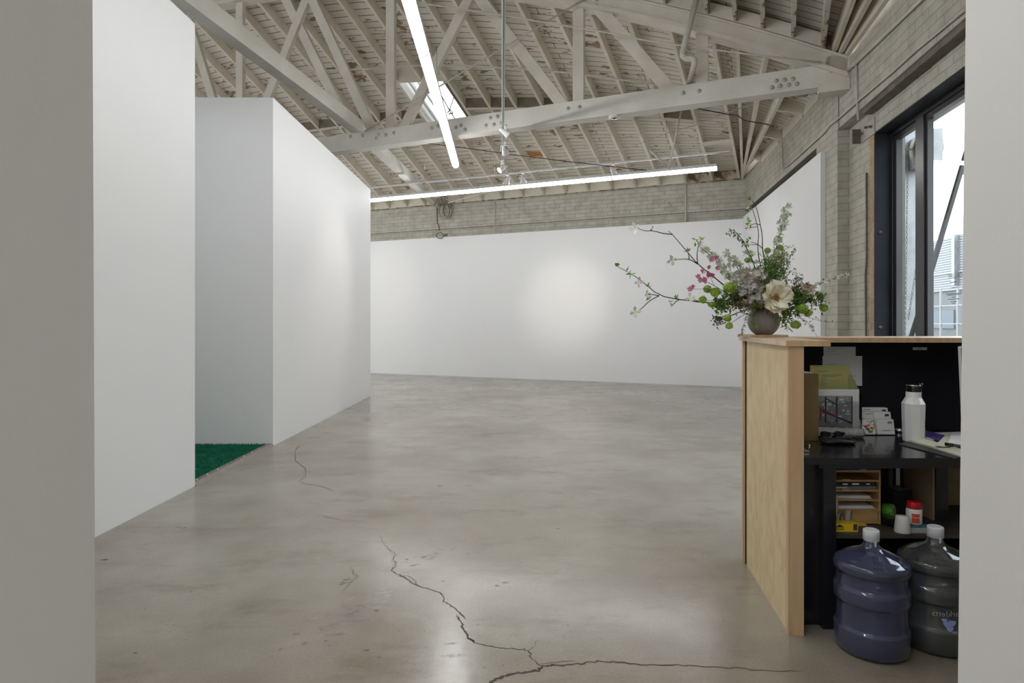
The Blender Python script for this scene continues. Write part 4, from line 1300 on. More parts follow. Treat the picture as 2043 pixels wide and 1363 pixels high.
mb.build('drive_box', [M['galv']], ph, merge=False)
mb = MB()
for k in range(3):
    an = .8 + 2.1 * k
    mb.beam(cc + V((-O[0] * .13, -O[1] * .13, 0)) + V((T[0] * .2 * math.cos(an), T[1] * .2 * math.cos(an), .2 * math.sin(an))), cc + V((-O[0] * .13, -O[1] * .13, 0)), .03, .02)
mb.build('spoke', [M['rust']], ph)
tc_ = onWR(1811, 400, .8)[0]
for nm, xt, xb, y0, y1 in (('chain', 1811, 1806, 318, 690), ('chain', 1829, 1812, 530, 640)):
    mb = MB(); n = 74 if y0 < 400 else 22
    for k in range(n):
        f = k / n
        t_, z_ = onWR(xt + (xb - xt) * f, y0 + (y1 - y0) * f, .78)
        c = WR(t_, .78, z_)
        u = V((T[0], T[1], 0)) if k % 2 else V((O[0], O[1], 0))
        mb.tube([c + u * .011 * math.cos(g) + V((0, 0, .020 * math.sin(g))) for g in [i * math.pi / 3 for i in range(6)]], .0035, 4, closed=True)
    mb.build(nm, [M['galv']], ph)
# awning edge over the right pane
mb = MB()
ta, z_ = onWR(1853, 250, .75); tb = t_w1 + 1
mb.box(WR, ta, tb, .41, .75, z_, z_ + .10)
tag(mb.build('awning', [M['galv']], merge=False), 'pale awning edge outside above the right window pane', 'awning')

# street: ground, corrugated building, grid wall, car
def WS(t, o, z): return WR(t, o, z)
mb = MB(); mb.box(WR, -60, 25, .41, 60, -.35, -.2)
struct(mb.build('ground_street', [M['asphalt']], merge=False))
mb = MB()
SO = 12.3
ztop = onWR(1812, 494, SO)[1]; zmid = onWR(1812, 588, SO)[1]
n = 22
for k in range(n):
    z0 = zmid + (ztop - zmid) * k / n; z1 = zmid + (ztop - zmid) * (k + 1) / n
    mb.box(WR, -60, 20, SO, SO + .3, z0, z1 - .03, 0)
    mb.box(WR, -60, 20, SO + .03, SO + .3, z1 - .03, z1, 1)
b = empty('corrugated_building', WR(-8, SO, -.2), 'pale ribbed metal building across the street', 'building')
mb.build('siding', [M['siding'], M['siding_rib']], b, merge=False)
mb = MB(); mb.box(WR, -60, 20, SO + .1, SO + .35, -.2, zmid)
mb.build('lower_wall', [M['greywall']], b, merge=False)
mb = MB()
tw = onWR(1865, 630, SO)[0]
mb.box(WR, tw - 1.6, tw + 1.6, SO + .04, SO + .1, onWR(1865, 655, SO)[1], onWR(1865, 620, SO)[1])
mb.build('shutter', [mat('blue_grey_shutter', (.11, .135, .165), .6)], b, merge=False)
tp = onWR(1906, 500, SO - .1)[0]
mb = MB(); mb.box(WR, tp - .12, tp + .12, SO - .2, SO, onWR(1906, 570, SO)[1], ztop); mb.build('downpipe', [M['galv']], b, merge=False)
mb = MB(); mb.box(WR, -60, 20, SO - .06, SO, onWR(1812, 557, SO)[1] - .04, onWR(1812, 557, SO)[1] + .04); mb.build('flashing', [M['galv']], b, merge=False)
fe = empty('street_fence', WR(-6, SO - 2, -.2), 'white posts and rails of a fence before the grey street wall', 'fence')
FO = SO - 2.0
for x in (1849, 1877, 1911, 1813):
    t_ = onWR(x, 600, FO)[0]
    mb = MB(); mb.box(WR, t_ - .035, t_ + .035, FO - .03, FO + .03, -.2, onWR(x, 576, FO)[1]); mb.build('post', [M['fencepaint']], fe, merge=False)
for y in (611, 646):
    z_ = onWR(1870, y, FO)[1]
    mb = MB(); mb.box(WR, -30, 10, FO - .02, FO + .02, z_ - .018, z_ + .018); mb.build('rail', [M['fencepaint']], fe, merge=False)
# car parked beyond the window
car = empty('car', WR(5.2, 3.4, -.2), 'silver car parked in the street outside the window', 'car')
c_t, c_o = 4.15, 2.6
def CR(x, y, z): return WR(c_t + x, c_o + y, z - .2)
prof = [(-2.2, .35), (-2.25, .6), (-2.15, .85), (-1.5, .93), (-1.05, .98), (-.55, 1.32), (.1, 1.42), (.8, 1.40), (1.4, 1.15), (1.65, 1.0), (2.1, .95), (2.2, .7), (2.18, .38)]
mb = MB()
def cs(i, j):
    x, z = prof[i]
    w = [.0, .45, .78, .85, .86, .84][j]
    return w
cols = [(0.0, 0), (.5, .01), (.72, .05), (.84, .16), (.88, .40), (.86, None)]
nI = len(prof)
def carp(u, v):
    k = u * (nI - 1); i = min(int(k), nI - 2); f = k - i
    x = prof[i][0] * (1 - f) + prof[i + 1][0] * f; z = prof[i][1] * (1 - f) + prof[i + 1][1] * f
    y = (v * 2 - 1)
    cab = max(0, min(1, (z - .95) / .4))
    half = .88 - .2 * cab
    rnd = abs(y) ** 5
    return CR(x, .9 + y * half, z - .10 * rnd)
mb.grid(carp, 36, 14)
mb.build('roof_and_hood', [M['carpaint']], car, recalc=False)
mb = MB()
for sy in (.02, 1.78):
    low = [(x, z - .1) for x, z in prof]
    mb.prism([CR(x, sy + (.0), min(z, .88)) for x, z in low] , V((O[0] * .02, O[1] * .02, 0)))
mb.build('side', [M['carpaint']], car, merge=False)
for sy in (.19, 1.60):
    mb = MB(); mb.prism([CR(-.98, sy - .12 if sy < 1 else sy + .12, .86), CR(-.5, sy, 1.22), (CR(.7, sy, 1.27)), CR(1.4, sy - .12 if sy < 1 else sy + .12, .88)], V((O[0] * .01, O[1] * .01, 0)))
    mb.build('side_window', [M['carglass']], car, merge=False)
for sx in (-1.4, 1.35):
    for sy in (.06, 1.72):
        mb = MB(); mb.lathe([(0, -.1), (.31, -.1), (.33, -.07), (.33, .07), (.31, .1), (0, .1)], CR(sx, sy, .33), 20, axis=(O[0], O[1], 0))
        mb.build('wheel', [M['tyre']], car)

# ================================================================== RECEPTION DESK
desk = empty('reception_desk', (2.0, 3.0, 0), 'black reception desk with birch plywood end panel and raised wooden counter', 'desk')
eA = V((1.150, 2.61, 0)); eB = V((1.268, 3.457, 0))          # foot of the outer face, front and back
ed = (eB - eA).normalized(); en = V((ed.y, -ed.x, 0))       # along, inwards (right)
def ED(u, v, z): return eA + ed * u + en * v + V((0, 0, z))
LE = (eB - eA).length
ZC = 1.228
mb = MB(); mb.box(ED, .03, LE - .03, .006, .030, 0, ZC - .023); mb.build('end_panel', [M['ply']], desk, merge=False)
mb = MB(); mb.box(ED, -.002, .030, .0, .062, 0, ZC - .023); mb.build('front_post', [M['maple']], desk, merge=False, bevel=.0015)
mb = MB(); mb.box(ED, LE - .032, LE, .0, .05, 0, ZC - .023); mb.build('rear_post', [M['maple']], desk, merge=False, bevel=.0015)
# raised counter: board over the end panel plus ledge along the back
mb = MB()
tl = [ED(-.012, -.012, 0), ED(-.004, .165, 0), V((1.395, 3.12, 0)), V((2.95, 3.05, 0)), V((2.95, 3.52, 0)), ED(LE + .01, .165, 0), ED(LE + .012, -.014, 0)]
mb.prism([p + V((0, 0, ZC - .023)) for p in tl], (0, 0, .023))
mb.build('counter_top', [M['mapletop']], desk, merge=False, bevel=.0015)
mb = MB(); mb.beam(V((1.40, 3.112, ZC - .012)), V((2.95, 3.042, ZC - .012)), .012, .0225); mb.beam(ED(-.010, .163, ZC - .012), ED(-.013, -.010, ZC - .012), .006, .0232)
mb.build('edge_strip', [M['maple']], desk)
YB = 3.37
mb = MB(); mb.box(XYZ, 1.26, 2.95, YB, YB + .02, 0, ZC - .023); mb.build('back_board', [M['blackmatte']], desk, merge=False)
ZD = .73
YF = 2.645
mb = MB(); mb.prism([(1.235, YF, ZD - .028), (2.95, YF, ZD - .028), (2.95, YB, ZD - .028), (1.31, YB, ZD - .028)], (0, 0, .028))
mb.build('desktop', [M['blackdesk']], desk, merge=False, bevel=.002)
mb = MB(); mb.prism([ED(.035, .031, 0), ED(.035, .045, 0), ED(.66, .045, 0), ED(.66, .031, 0)], (0, 0, ZC - .024))
mb.build('inner_panel', [M['blackmatte']], desk, merge=False)
mb = MB(); mb.box(XYZ, 1.236, 1.36, 2.70, 2.72, 0, ZD - .029); mb.box(XYZ, 1.322, 1.376, 2.66, 2.70, 0, ZD - .029)
mb.build('leg_panel', [M['blackdesk']], desk, merge=False)
mb = MB(); mb.box(XYZ, 1.30, 2.95, 2.655, 2.675, ZD - .045, ZD - .0285); mb.build('apron', [M['blackdesk']], desk, merge=False)
mb = MB(); mb.box(XYZ, 1.376, 2.95, 2.672, 3.26, .382, .40); mb.build('shelf', [mat('worn_black_shelf', (.03, .026, .024), .5, col2=(.07, .06, .05), scale=8)], desk, merge=False)
mb = MB(); mb.box(XYZ, 1.36, 1.376, 2.70, 3.20, 0, ZD - .029); mb.build('side_panel', [M['blackdesk']], desk, merge=False)
mb = MB(); mb.box(XYZ, 1.93, 1.985, 2.85, 3.3, .40, ZD - .029); mb.box(XYZ, 1.93, 1.985, 2.69, 3.0, 0, .382); mb.build('divider', [M['blackdesk']], desk, merge=False)
mb = MB(); mb.box(XYZ, 1.376, 1.93, 3.24, 3.255, .40, ZD - .029); mb.box(XYZ, 1.920, 1.929, 2.86, 3.24, .40, ZD - .029); mb.box(XYZ, 1.99, 2.95, 3.1, 3.115, .40, ZD - .029)
mb.build('raw_back_panel', [M['rawply']], desk, merge=False)
mb = MB(); mb.box(XYZ, 1.376, 2.95, 3.02, 3.04, 0, .38); mb.build('kick_panel', [M['blackmatte']], desk, merge=False)
mb = MB(); mb.box(XYZ, 2.92, 2.95, 2.66, 3.26, 0, ZC - .03); mb.build('side_panel', [M['blackdesk']], desk, merge=False)

def dz(x, y, z=ZD + .0005): return onZ(x, y, z)
def lines(mb, c, w, h, rows, m=1, rnd=R, jitter=.3, th=.0012, frac=(.3, .95)):
    """rows of print on a vertical sheet facing the viewer; c = centre"""
    for i in range(rows):
        zz = c[2] + h / 2 - h * (i + .7) / (rows + .3)
        ww = w * rnd.uniform(*frac)
        x0 = c[0] - w / 2 + w * .05
        mb.box(XYZ, x0, x0 + ww * .9, c[1] - .0012, c[1] - .0004, zz - th / 2, zz + th / 2, m)
def sheet(name, x0, y0, x1, y1, d, m, label, cat, rows=0, tilt=0, extra=None):
    a = PX(x0, y0, d); b_ = PX(x1, y1, d)
    mb = MB(); mb.box(XYZ, a.x, b_.x, d - .0004, d + .0006, b_.z, a.z, 0)
    o = mb.build(name, [m], merge=False, loc=((a.x + b_.x) / 2, d, b_.z))
    if label: tag(o, label, cat)
    if rows:
        mb = MB(); c = ((a.x + b_.x) / 2, d, (a.z + b_.z) / 2)
        lines(mb, c, (b_.x - a.x) * .92, (a.z - b_.z) * .9, rows, 0)
        mb.build('print', [M['greyink']], o, merge=False)
    return o
sheet('shipping_form', 1643, 692, 1707, 711, YB - .004, M['paper'], 'white printed form taped at the top of the black back board', 'paper', 3)
s2 = sheet('letter_sheet', 1641, 710.5, 1720, 770, YB - .002, M['paper'], 'plain white letter sheet on the black back board under the form', 'paper', 0)
mb = MB()
for (x0, x1, y) in ((1651, 1669, 727), (1651, 1662, 731), (1690, 1709, 750.5), (1650, 1700, 745)):
    p = PX(x0, y, YB - .004); q = PX(x1, y, YB - .004); mb.box(XYZ, p.x, q.x, YB - .0036, YB - .003, p.z - .001, p.z + .001)
mb.build('print', [M['greyink']], s2, merge=False)
lt = sheet('label_strip', 1821, 693, 1849.5, 698.5, YB - .002, M['paper'], 'tiny white label strip near the top right of the black board', 'label')
mb = MB(); p = PX(1835, 696, YB - .003); mb.box(XYZ, p.x - .012, p.x + .012, YB - .0034, YB - .003, p.z - .0015, p.z + .0015); mb.build('print', [M['ink']], lt, merge=False)
yn = sheet('yellow_note', 1616, 729, 1695, 780, YB - .035, M['yellow_note'], 'yellow handwritten note sheet behind the clear leaflet holder', 'paper', 0)
mb = MB()
for (x0, x1, y) in ((1621, 1637, 731.5), (1630, 1652, 741), (1640, 1681, 748), (1640, 1672, 751), (1638, 1650, 754), (1638, 1648, 758), (1638, 1646, 762), (1638, 1650, 766), (1638, 1646, 770)):
    p = PX(x0, y, YB - .037); q = PX(x1, y, YB - .037); mb.box(XYZ, p.x, q.x, YB - .0375, YB - .0365, p.z - .0011, p.z + .0011)
mb.build('handwriting', [M['greyink']], yn, merge=False)
# kraft box
pb_ = dz(1604, 880)
bx = MB(); X1 = PX(1633, 880, pb_.y).x; zt = PX(1633, 746, pb_.y).z
bx.box(XYZ, X1 - .17, X1, pb_.y, pb_.y + .20, ZD + .001, zt)
kb = bx.build('cardboard_box', [M['kraft']], merge=False, bevel=.002, loc=(X1 - .08, pb_.y, ZD)); tag(kb, 'tall brown cardboard box standing in the left corner of the desk', 'box')
mb = MB(); mb.prism([(X1 - .17, pb_.y + .01, zt + .001), (X1 - .02, pb_.y + .01, zt + .001), (X1 - .05, pb_.y + .15, zt + .001), (X1 - .17, pb_.y + .15, zt + .012)], (0, 0, .006))
tag(mb.build('folded_paper', [M['paper']], merge=False), 'folded white paper lying on top of the brown cardboard box', 'paper')
# leaflet holder with map print
lh = empty('leaflet_holder', (1.62, 3.19, ZD), 'clear acrylic leaflet holder on the desk with a street map in front', 'leaflet holder')
d0 = 3.19
xl, xr = PX(1634, 800, d0).x, PX(1719, 800, d0).x
zt = PX(1700, 777, d0).z
mb = MB()
mb.box(XYZ, xl - .02, xr, d0 - .002, d0 + .0, ZD + .001, zt - .06)
mb.prism([(xr, d0, ZD + .001), (xr, d0 + .13, ZD + .001), (xr, d0 + .13, PX(1700, 748, d0 + .1).z), (xr, d0 + .10, PX(1700, 748, d0 + .1).z), (xr, d0, zt - .03)], (.002, 0, 0))
mb.box(XYZ, xl - .02, xr, d0 + .055, d0 + .057, ZD + .001, PX(1690, 757, d0 + .05).z)
mb.box(XYZ, xl - .02, xr, d0, d0 + .12, ZD + .0005, ZD + .003)
mb.build('acrylic_body', [M['clear']], lh, merge=False)
mp_ = empty('map_sheet', (1.6, d0 + .006, ZD), 'white sheet with a grey street map and red route line in the clear holder', 'map')
a = PX(1634, 777, d0); b_ = PX(1715, 848, d0)
mb = MB(); mb.box(XYZ, a.x - .02, b_.x, d0 + .004, d0 + .006, ZD + .004, a.z); mb.build('sheet', [M['paper']], mp_, merge=False)
a2, b2 = PX(1634, 790, d0), PX(1702, 845, d0)
mb = MB(); mb.box(XYZ, a2.x - .02, b2.x, d0 + .0028, d0 + .004, ZD + .02, a2.z); mb.build('map_print', [M['mapgrey']], mp_, merge=False)
mb = MB()
rr = random.Random(5)
for i in range(26):
    x0 = rr.uniform(1640, 1690); y0 = rr.uniform(794, 842); w = rr.uniform(3, 9); h = rr.uniform(2, 6)
    p, q = PX(x0, y0, d0), PX(min(x0 + w, 1699), min(y0 + h, 845), d0)
    mb.box(XYZ, p.x, q.x, d0 + .002, d0 + .0028, q.z, p.z)
mb.build('street_block', [M['paper']], mp_, merge=False)
mb = MB()
for (x0, x1) in ((1646, 1649), (1668, 1671), (1699, 1701)):
    p, q = PX(x0, 792, d0), PX(x1, 843, d0); mb.box(XYZ, p.x, q.x, d0 + .0014, d0 + .002, q.z, p.z)
mb.beam(PX(1648, 795, d0 + .0016), PX(1668, 808, d0 + .0016), .001, .006)
mb.beam(PX(1640, 820, d0 + .0016), PX(1700, 845, d0 + .0016), .001, .009)
mb.build('road', [M['ink']], mp_, merge=False)
mb = MB()
mb.beam(PX(1636, 815, d0 + .0008), PX(1671, 831, d0 + .0008), .0008, .006); mb.beam(PX(1671, 831, d0 + .0008), PX(1671, 790, d0 + .0008), .0008, .0035)
mb.beam(PX(1637, 815, d0 + .0008), PX(1637, 838, d0 + .0008), .0008, .008)
mb.build('route_line', [M['redink']], mp_, merge=False)
# bubble wrap roll
mb = MB()
p = PX(1645, 853, 3.12); p.z = ZD + .027; q = PX(1722, 855, 3.12); q.z = ZD + .024
pts = [p.lerp(q, i / 12) + V((0, 0, .002 * math.sin(i * 2))) for i in range(13)]
mb.tube([p + V((-.08, 0, 0))] + pts, .026, 14, r1=.021)
tag(mb.build('bubble_wrap_roll', [M['bubble']], loc=(p.x, p.y, ZD)), 'rolled bubble wrap lying before the map holder', 'bubble wrap')
# business cards in tiers
tiers = [(838, 858, 3.19, 0.0), (823, 838, 3.245, .028), (814.5, 824, 3.295, .05)]
cr = empty('card_rack', (1.78, 3.15, ZD), 'stepped clear rack for business cards on the desk', 'card rack')
mb = MB()
xa, xb = PX(1716, 850, 3.19).x, PX(1788, 850, 3.19).x
mb.box(XYZ, xa, xb - .01, 3.18, 3.24, ZD, ZD + .004); mb.box(XYZ, xa, xb - .01, 3.24, 3.29, ZD, ZD + .03); mb.box(XYZ, xa, xb - .02, 3.29, 3.34, ZD, ZD + .055)
mb.build('rack_body', [M['clear']], cr, merge=False)
names = [['bottom front', 'middle', 'top rear'], ['bottom front', 'middle', 'top rear']]
for col, (c0, c1) in enumerate([(1718, 1747), (1752, 1786)]):
    for ti, (ya, yb, dd_, sh) in enumerate(tiers):
        xo = -6 * ti if col else -3 * ti
        a = PX(c0 + xo, ya, dd_); b_ = PX(c1 + xo, yb, dd_)
        zb = ZD + (.0045, .031, .056)[ti]
        zt = max(a.z, zb + .022)
        root = MB()
        lean = .014
        root.prism([(a.x, dd_, zb), (b_.x, dd_, zb), (b_.x - .001, dd_ + lean, zt), (a.x + .001, dd_ + lean, zt)], (0, .03, .0))
        o = root.build('business_card_stack', [M['paper']], merge=False, loc=(a.x, dd_, zb))
        tag(o, 'stack of white business cards, %s of the %s column' % (names[col][ti], ['left', 'right'][col]), 'business cards', 'business cards in the clear rack')
        cz = (zb + zt) / 2
        if col == 0:
            text('GALLERY', .0085, (b_.x - .024, dd_ + lean * .72 - .0012, zt - .009), (1, 0, 0), (0, lean, zt - zb), M['ink'], 'print', o)
        else:
            mb = MB(); f = .72
            mb.prism([(b_.x - .035, dd_ + lean * f - .001, zb + (zt - zb) * f), (b_.x - .012, dd_ + lean * f - .001, zb + (zt - zb) * f), (b_.x - .01, dd_ + lean * (f + .15) - .001, zb + (zt - zb) * (f + .15)), (b_.x - .03, dd_ + lean * (f + .15) - .001, zb + (zt - zb) * (f + .15))], (0, -.0006, 0))
            mb.box(XYZ, a.x + .02, b_.x - .02, dd_ + lean * .25 - .002, dd_ + lean * .25 - .001, zb + (zt - zb) * .25, zb + (zt - zb) * .25 + .0015)
            mb.build('print', [M['ink'] if ti else M['greyink']], o, merge=False)
# beaded key ring
kr = empty('beaded_keyring', dz(1735, 862), 'small keyring with red, green and orange beads beside the cards', 'keyring')
for i, (x, y, r_, m) in enumerate([(1727, 848, .009, 'red'), (1731, 853, .010, 'leaf_brown'), (1736, 858, .011, 'greenlabel'), (1739, 851, .009, 'orange'), (1742, 845, .006, 'yellow'), (1733, 846, .007, 'orange')]):
    mb = MB(); mb.sphere(PX(x, y + 3, 3.10), r_ * .9, 10, sq=(1, 1, .8)); mb.build('bead', [M[m]], kr)
mb = MB(); mb.tube([PX(1717, 848, 3.07), PX(1724, 850, 3.06), PX(1733, 848, 3.06), PX(1742, 838, 3.06), PX(1745, 850, 3.06), PX(1740, 862, 3.06)], .0015, 5); mb.build('cord', [M['redink']], kr)
# black pouch with sunglasses on it
pc = dz(1670, 884)
mb = MB()
def pf(u, v):
    t = 2 * math.pi * u; rr_ = (abs(math.cos(t)) ** 4 + abs(math.sin(t)) ** 4) ** -.25
    z = math.sin(math.pi * v); w = math.sin(math.pi * v) ** .35 if 0 < v < 1 else 0
    return pc + V((.082 * rr_ * math.cos(t) * w + .012 * math.sin(t), .052 * rr_ * math.sin(t) * w, (.012 - .012 * math.cos(math.pi * v)) + .003 * math.sin(3 * t)))
mb.grid(pf, 28, 10)
po = mb.build('black_pouch', [M['pouch']], loc=pc); tag(po, 'flat black pouch lying at the left front of the desk', 'pouch')
mb = MB(); mb.box(lambda x, y, z: pc + V((x, y, z)), .020, .065, -.01, .01, .025, .030); mb.build('teal_tag', [M['teal']], po, merge=False)
sg = empty('sunglasses', pc + V((-.02, .02, .025)), 'folded glossy black sunglasses lying on the black pouch', 'sunglasses')
for sx in (-.032, .032):
    mb = MB(); c = pc + V((-.015 + sx, .01, .036))
    mb.lathe([(0, .002), (.02, .002), (.026, 0), (.026, -.003), (0, -.003)], c, 16, axis=(0, -.6, .8)); mb.build('lens', [M['blackgloss']], sg)
mb = MB(); c = pc + V((-.015, .01, .036))
mb.tube([c + V((-.058, 0, .01)), c + V((-.03, -.004, .014)), c + V((0, -.002, .008)), c + V((.03, -.004, .014)), c + V((.058, 0, .01))], .003, 6)
mb.tube([c + V((-.058, 0, .01)), c + V((-.02, .03, -.01)), c + V((.05, .035, -.015))], .0025, 6)
mb.tube([c + V((.058, 0, .01)), c + V((.02, .035, -.012)), c + V((-.05, .04, -.015))], .0025, 6)
mb.build('frame', [M['blackgloss']], sg)
# silver binder clip
pc = dz(1609, 903)
cl = empty('binder_clip', pc, 'small silver clip at the front left edge of the desk', 'clip')
mb = MB(); mb.prism([pc + V((-.012, 0, .002)), pc + V((.014, 0, .002)), pc + V((.010, 0, .012)), pc + V((-.008, 0, .012))], (0, .02, 0)); mb.build('body', [M['chrome']], cl, merge=False)
mb = MB(); mb.tube([pc + V((0, .0, .012)), pc + V((.010, -.004, .022)), pc + V((.014, 0, .032)), pc + V((.004, .004, .036)), pc + V((0, .01, .02))], .0025, 6); mb.build('handle', [M['chrome']], cl)
# water bottle
wb = dz(1822.5, 886); wb.y += .05; wb.x = (1822.5 - CX) / F * wb.y; wb.z = ZD + .001
bt = empty('water_bottle', wb, 'white faceted water bottle with black lid standing on the desk', 'bottle')
s_ = wb.y / F
def hh(y): return (886 - y) * s_ * .985
prof_ = [(.0, 0), (.042, 0), (.046, .006), (.0500, hh(820)), (.0505, hh(808)), (.034, hh(795)), (.0325, hh(786))]
mb = MB(); mb.lathe(prof_[:6], wb, 9, smooth=False, a0=.2); mb.lathe([(.034, hh(796)), (.0325, hh(794)), (.0325, hh(784)), (0, hh(784))], wb, 24)
mb.build('body', [M['bottlewhite']], bt, bevel=.003)
mb = MB(); mb.lathe([(.0325, hh(784)), (.0315, hh(782)), (.0315, hh(773)), (.029, hh(771)), (0, hh(771))], wb, 24); mb.build('lid', [M['blackgloss']], bt)
mb = MB(); mb.lathe([(.0318, 0), (.0325, .001), (.0325, .003), (.0318, .004)], wb + V((0, 0, hh(772))), 24); mb.build('lid_ring', [M['chrome']], bt)
mb = MB(); c = wb + V((.022, -.012, 0))
mb.tube([c + V((0, 0, hh(784))), c + V((.006, 0, hh(774))), c + V((.004, 0, hh(766)))], .009, 10); mb.build('spout', [M['blackgloss']], bt)
mb = MB(); c = wb + V((.034, -.034, .02)); mb.box(lambda x, y, z: c + V((x, y, z)), -.001, .001, -.001, .0, 0, .05); mb.build('brand_mark', [M['greyink']], bt, merge=False)
# silver ring of tape
mb = MB(); c = dz(1794, 862); mb.lathe([(.018, .004), (.024, 0), (.03, .004), (.031, .012), (.027, .017), (.02, .015), (.018, .004)], c, 24)
tag(mb.build('metal_ring', [M['chrome']], loc=c), 'small silver metal ring dish left of the white bottle', 'ring')
# papers right of bottle
def flat(name, px, z0, th, m, label, cat, bend=0):
    pts = [onZ(x, y, z0) for x, y in px]
    mb = MB(); mb.prism(pts, (0, 0, th))
    o = mb.build(name, [m], merge=False, loc=pts[0])
    return tag(o, label, cat)
flat('black_folder', [(1792, 887), (1905, 916), (1990, 900), (1880, 868)], ZD + .001, .004, M['darkgrey'], 'thin black folder under the papers at the right front of the desk', 'folder')
flat('paper_stack', [(1842, 880), (1960, 880), (1960, 864), (1844, 868)], ZD + .006, .010, M['paper'], 'stack of white sheets under the purple booklet', 'paper')
flat('purple_booklet', [(1840, 869), (1876, 880), (1890, 871), (1846, 861)], ZD + .017, .004, M['purple'], 'thin purple booklet right of the white bottle', 'booklet')
flat('cream_booklet', [(1866, 890), (1886, 892), (1905, 868), (1890, 866)], ZD + .022, .004, M['paper_cream'], 'cream leaflet slanting up beside the purple booklet', 'leaflet')
flat('printed_leaflet', [(1888, 890), (1960, 892), (1935, 868), (1898, 868)], ZD + .026, .003, M['paper'], 'white printed leaflet at the right end of the desk', 'leaflet')
mb = MB()
pts0 = [onZ(1818, 882, ZD + .008), onZ(1862, 893, ZD + .008), onZ(1917, 910, ZD + .008), onZ(1945, 917, ZD + .008)]
mb.tube(pts0, .007, 8)
mb.prism([pts0[0] + V((0, 0, .003)), pts0[-1] + V((0, 0, .003)), pts0[-1] + V((.05, .16, .012)), pts0[0] + V((.06, .10, .012))], (0, 0, .003))
tag(mb.build('curled_pad', [M['paper_cream']], merge=False, loc=pts0[0]), 'cream paper pad with a curled front edge in front of the leaflets', 'paper pad')
pn = empty('marker_pen', onZ(1900, 889, ZD + .035), 'black marker pen lying on the papers at the right', 'pen')
mb = MB(); p, q = onZ(1886, 886, ZD + .036), onZ(1935, 893, ZD + .036); mb.tube([p, q], .006, 10); mb.build('barrel', [M['darkgrey']], pn)
mb = MB(); mb.tube([p, p.lerp(q, .35)], .0075, 10); mb.build('cap', [M['blackgloss']], pn)
for i, (x, lab) in enumerate([(1911, 'nearest'), (1914, 'middle'), (1917, 'rear')]):
    mb = MB()
    p = PX(x, 880, 3.02 + .03 * i); 
    mb.prism([(p.x + .02, p.y, ZD + .001), (p.x + .03, p.y, ZD + .001), (p.x + .01, p.y, PX(x, 692 + 3 * i, 3.02).z), (p.x, p.y, PX(x, 692 + 3 * i, 3.02).z)], (.10, .12, 0))
    tag(mb.build('leaning_board', [M['paper'] if i != 1 else M['galv']], merge=False, loc=p), '%s of the pale boards leaning at the right end of the desk' % lab, 'board', 'pale boards at the right end of the desk')

# ---- things in the open compartment
ZK = .4005
def kz(x, y): return onZ(x, y, ZK)
tr_ = empty('letter_tray', (1.54, 2.8, ZK), 'tiered bamboo letter tray in the desk compartment', 'letter tray')
d1 = 2.80
def kx(x, d=d1): return (x - CX) / F * d
def kzz(y, d=d1): return EYE - (y - CY) / F * d
xL, xR = kx(1660), kx(1757)
for nm, ya, yb in (('top_board', 938.5, 942.5), ('shelf', 958, 961.5), ('shelf', 977.5, 981), ('shelf', 996.5, 1000), ('shelf', 1016.5, 1019), ('base', 1041, 1045)):
    mb = MB(); mb.box(XYZ, xL, xR - .008, d1, d1 + .30, kzz(yb), kzz(ya)); mb.build(nm, [M['bamboo']], tr_, merge=False)
    if nm == 'shelf' and ya < 1010:
        mb = MB(); xm = kx(1687); mb.box(XYZ, xm - .018, xm + .018, d1 - .003, d1, kzz(ya + 2), kzz(ya - 2)); mb.build('finger_notch', [M['bamboo']], tr_, merge=False)
mb = MB(); mb.box(XYZ, xR - .008, xR, d1, d1 + .30, ZK, kzz(938.5)); mb.build('side', [M['bamboo']], tr_, merge=False)
mb = MB(); mb.box(XYZ, xL - .008, xL, d1, d1 + .30, ZK, kzz(938.5)); mb.build('side', [M['bamboo']], tr_, merge=False)
mb = MB(); mb.box(XYZ, xL + .002, xR - .01, d1 + .004, d1 + .28, kzz(1040.5), kzz(1019.5)); mb.build('drawer', [M['bamboo']], tr_, merge=False)
mb = MB(); mb.box(XYZ, xL, xR, d1 + .295, d1 + .30, ZK, kzz(938.5)); mb.build('back', [M['bamboo']], tr_, merge=False)
def slab(name, x0, x1, y0, y1, d, dep, m, label, cat, spine=None, group=None):
    mb = MB(); mb.box(XYZ, kx(x0, d), kx(x1, d), d, d + dep, kzz(y1, d), kzz(y0, d))
    o = mb.build(name, [m], merge=False, loc=(kx(x0, d), d, kzz(y1, d)), bevel=.001)
    tag(o, label, cat, group)
    if spine:
        mb = MB()
        for (a, b2_, c, e2) in spine:
            mb.box(XYZ, kx(a, d), kx(b2_, d), d - .0012, d - .0002, kzz(e2, d), kzz(c, d))
        mb.build('spine_print', [M['paper']], o, merge=False)
    return o
slab('dark_book', 1664, 1754, 933.5, 938.3, 2.81, .22, M['navy'], 'dark blue book lying on top of the bamboo letter tray', 'book', [(1716, 1727, 936.5, 938), (1664, 1754, 933.5, 934.2)])
slab('black_book', 1662, 1748, 962.5, 970, 2.815, .22, M['blackgloss'], 'black book with white spine letters in the letter tray', 'book', [(1681, 1691, 964.5, 967.5), (1700, 1714, 964, 967.5), (1728, 1735, 964.5, 967)])
slab('grey_book', 1663, 1748.5, 970.2, 977.3, 2.81, .22, M['galv'], 'grey spined book under the black book in the letter tray', 'book', [(1668, 1690, 972, 974)])
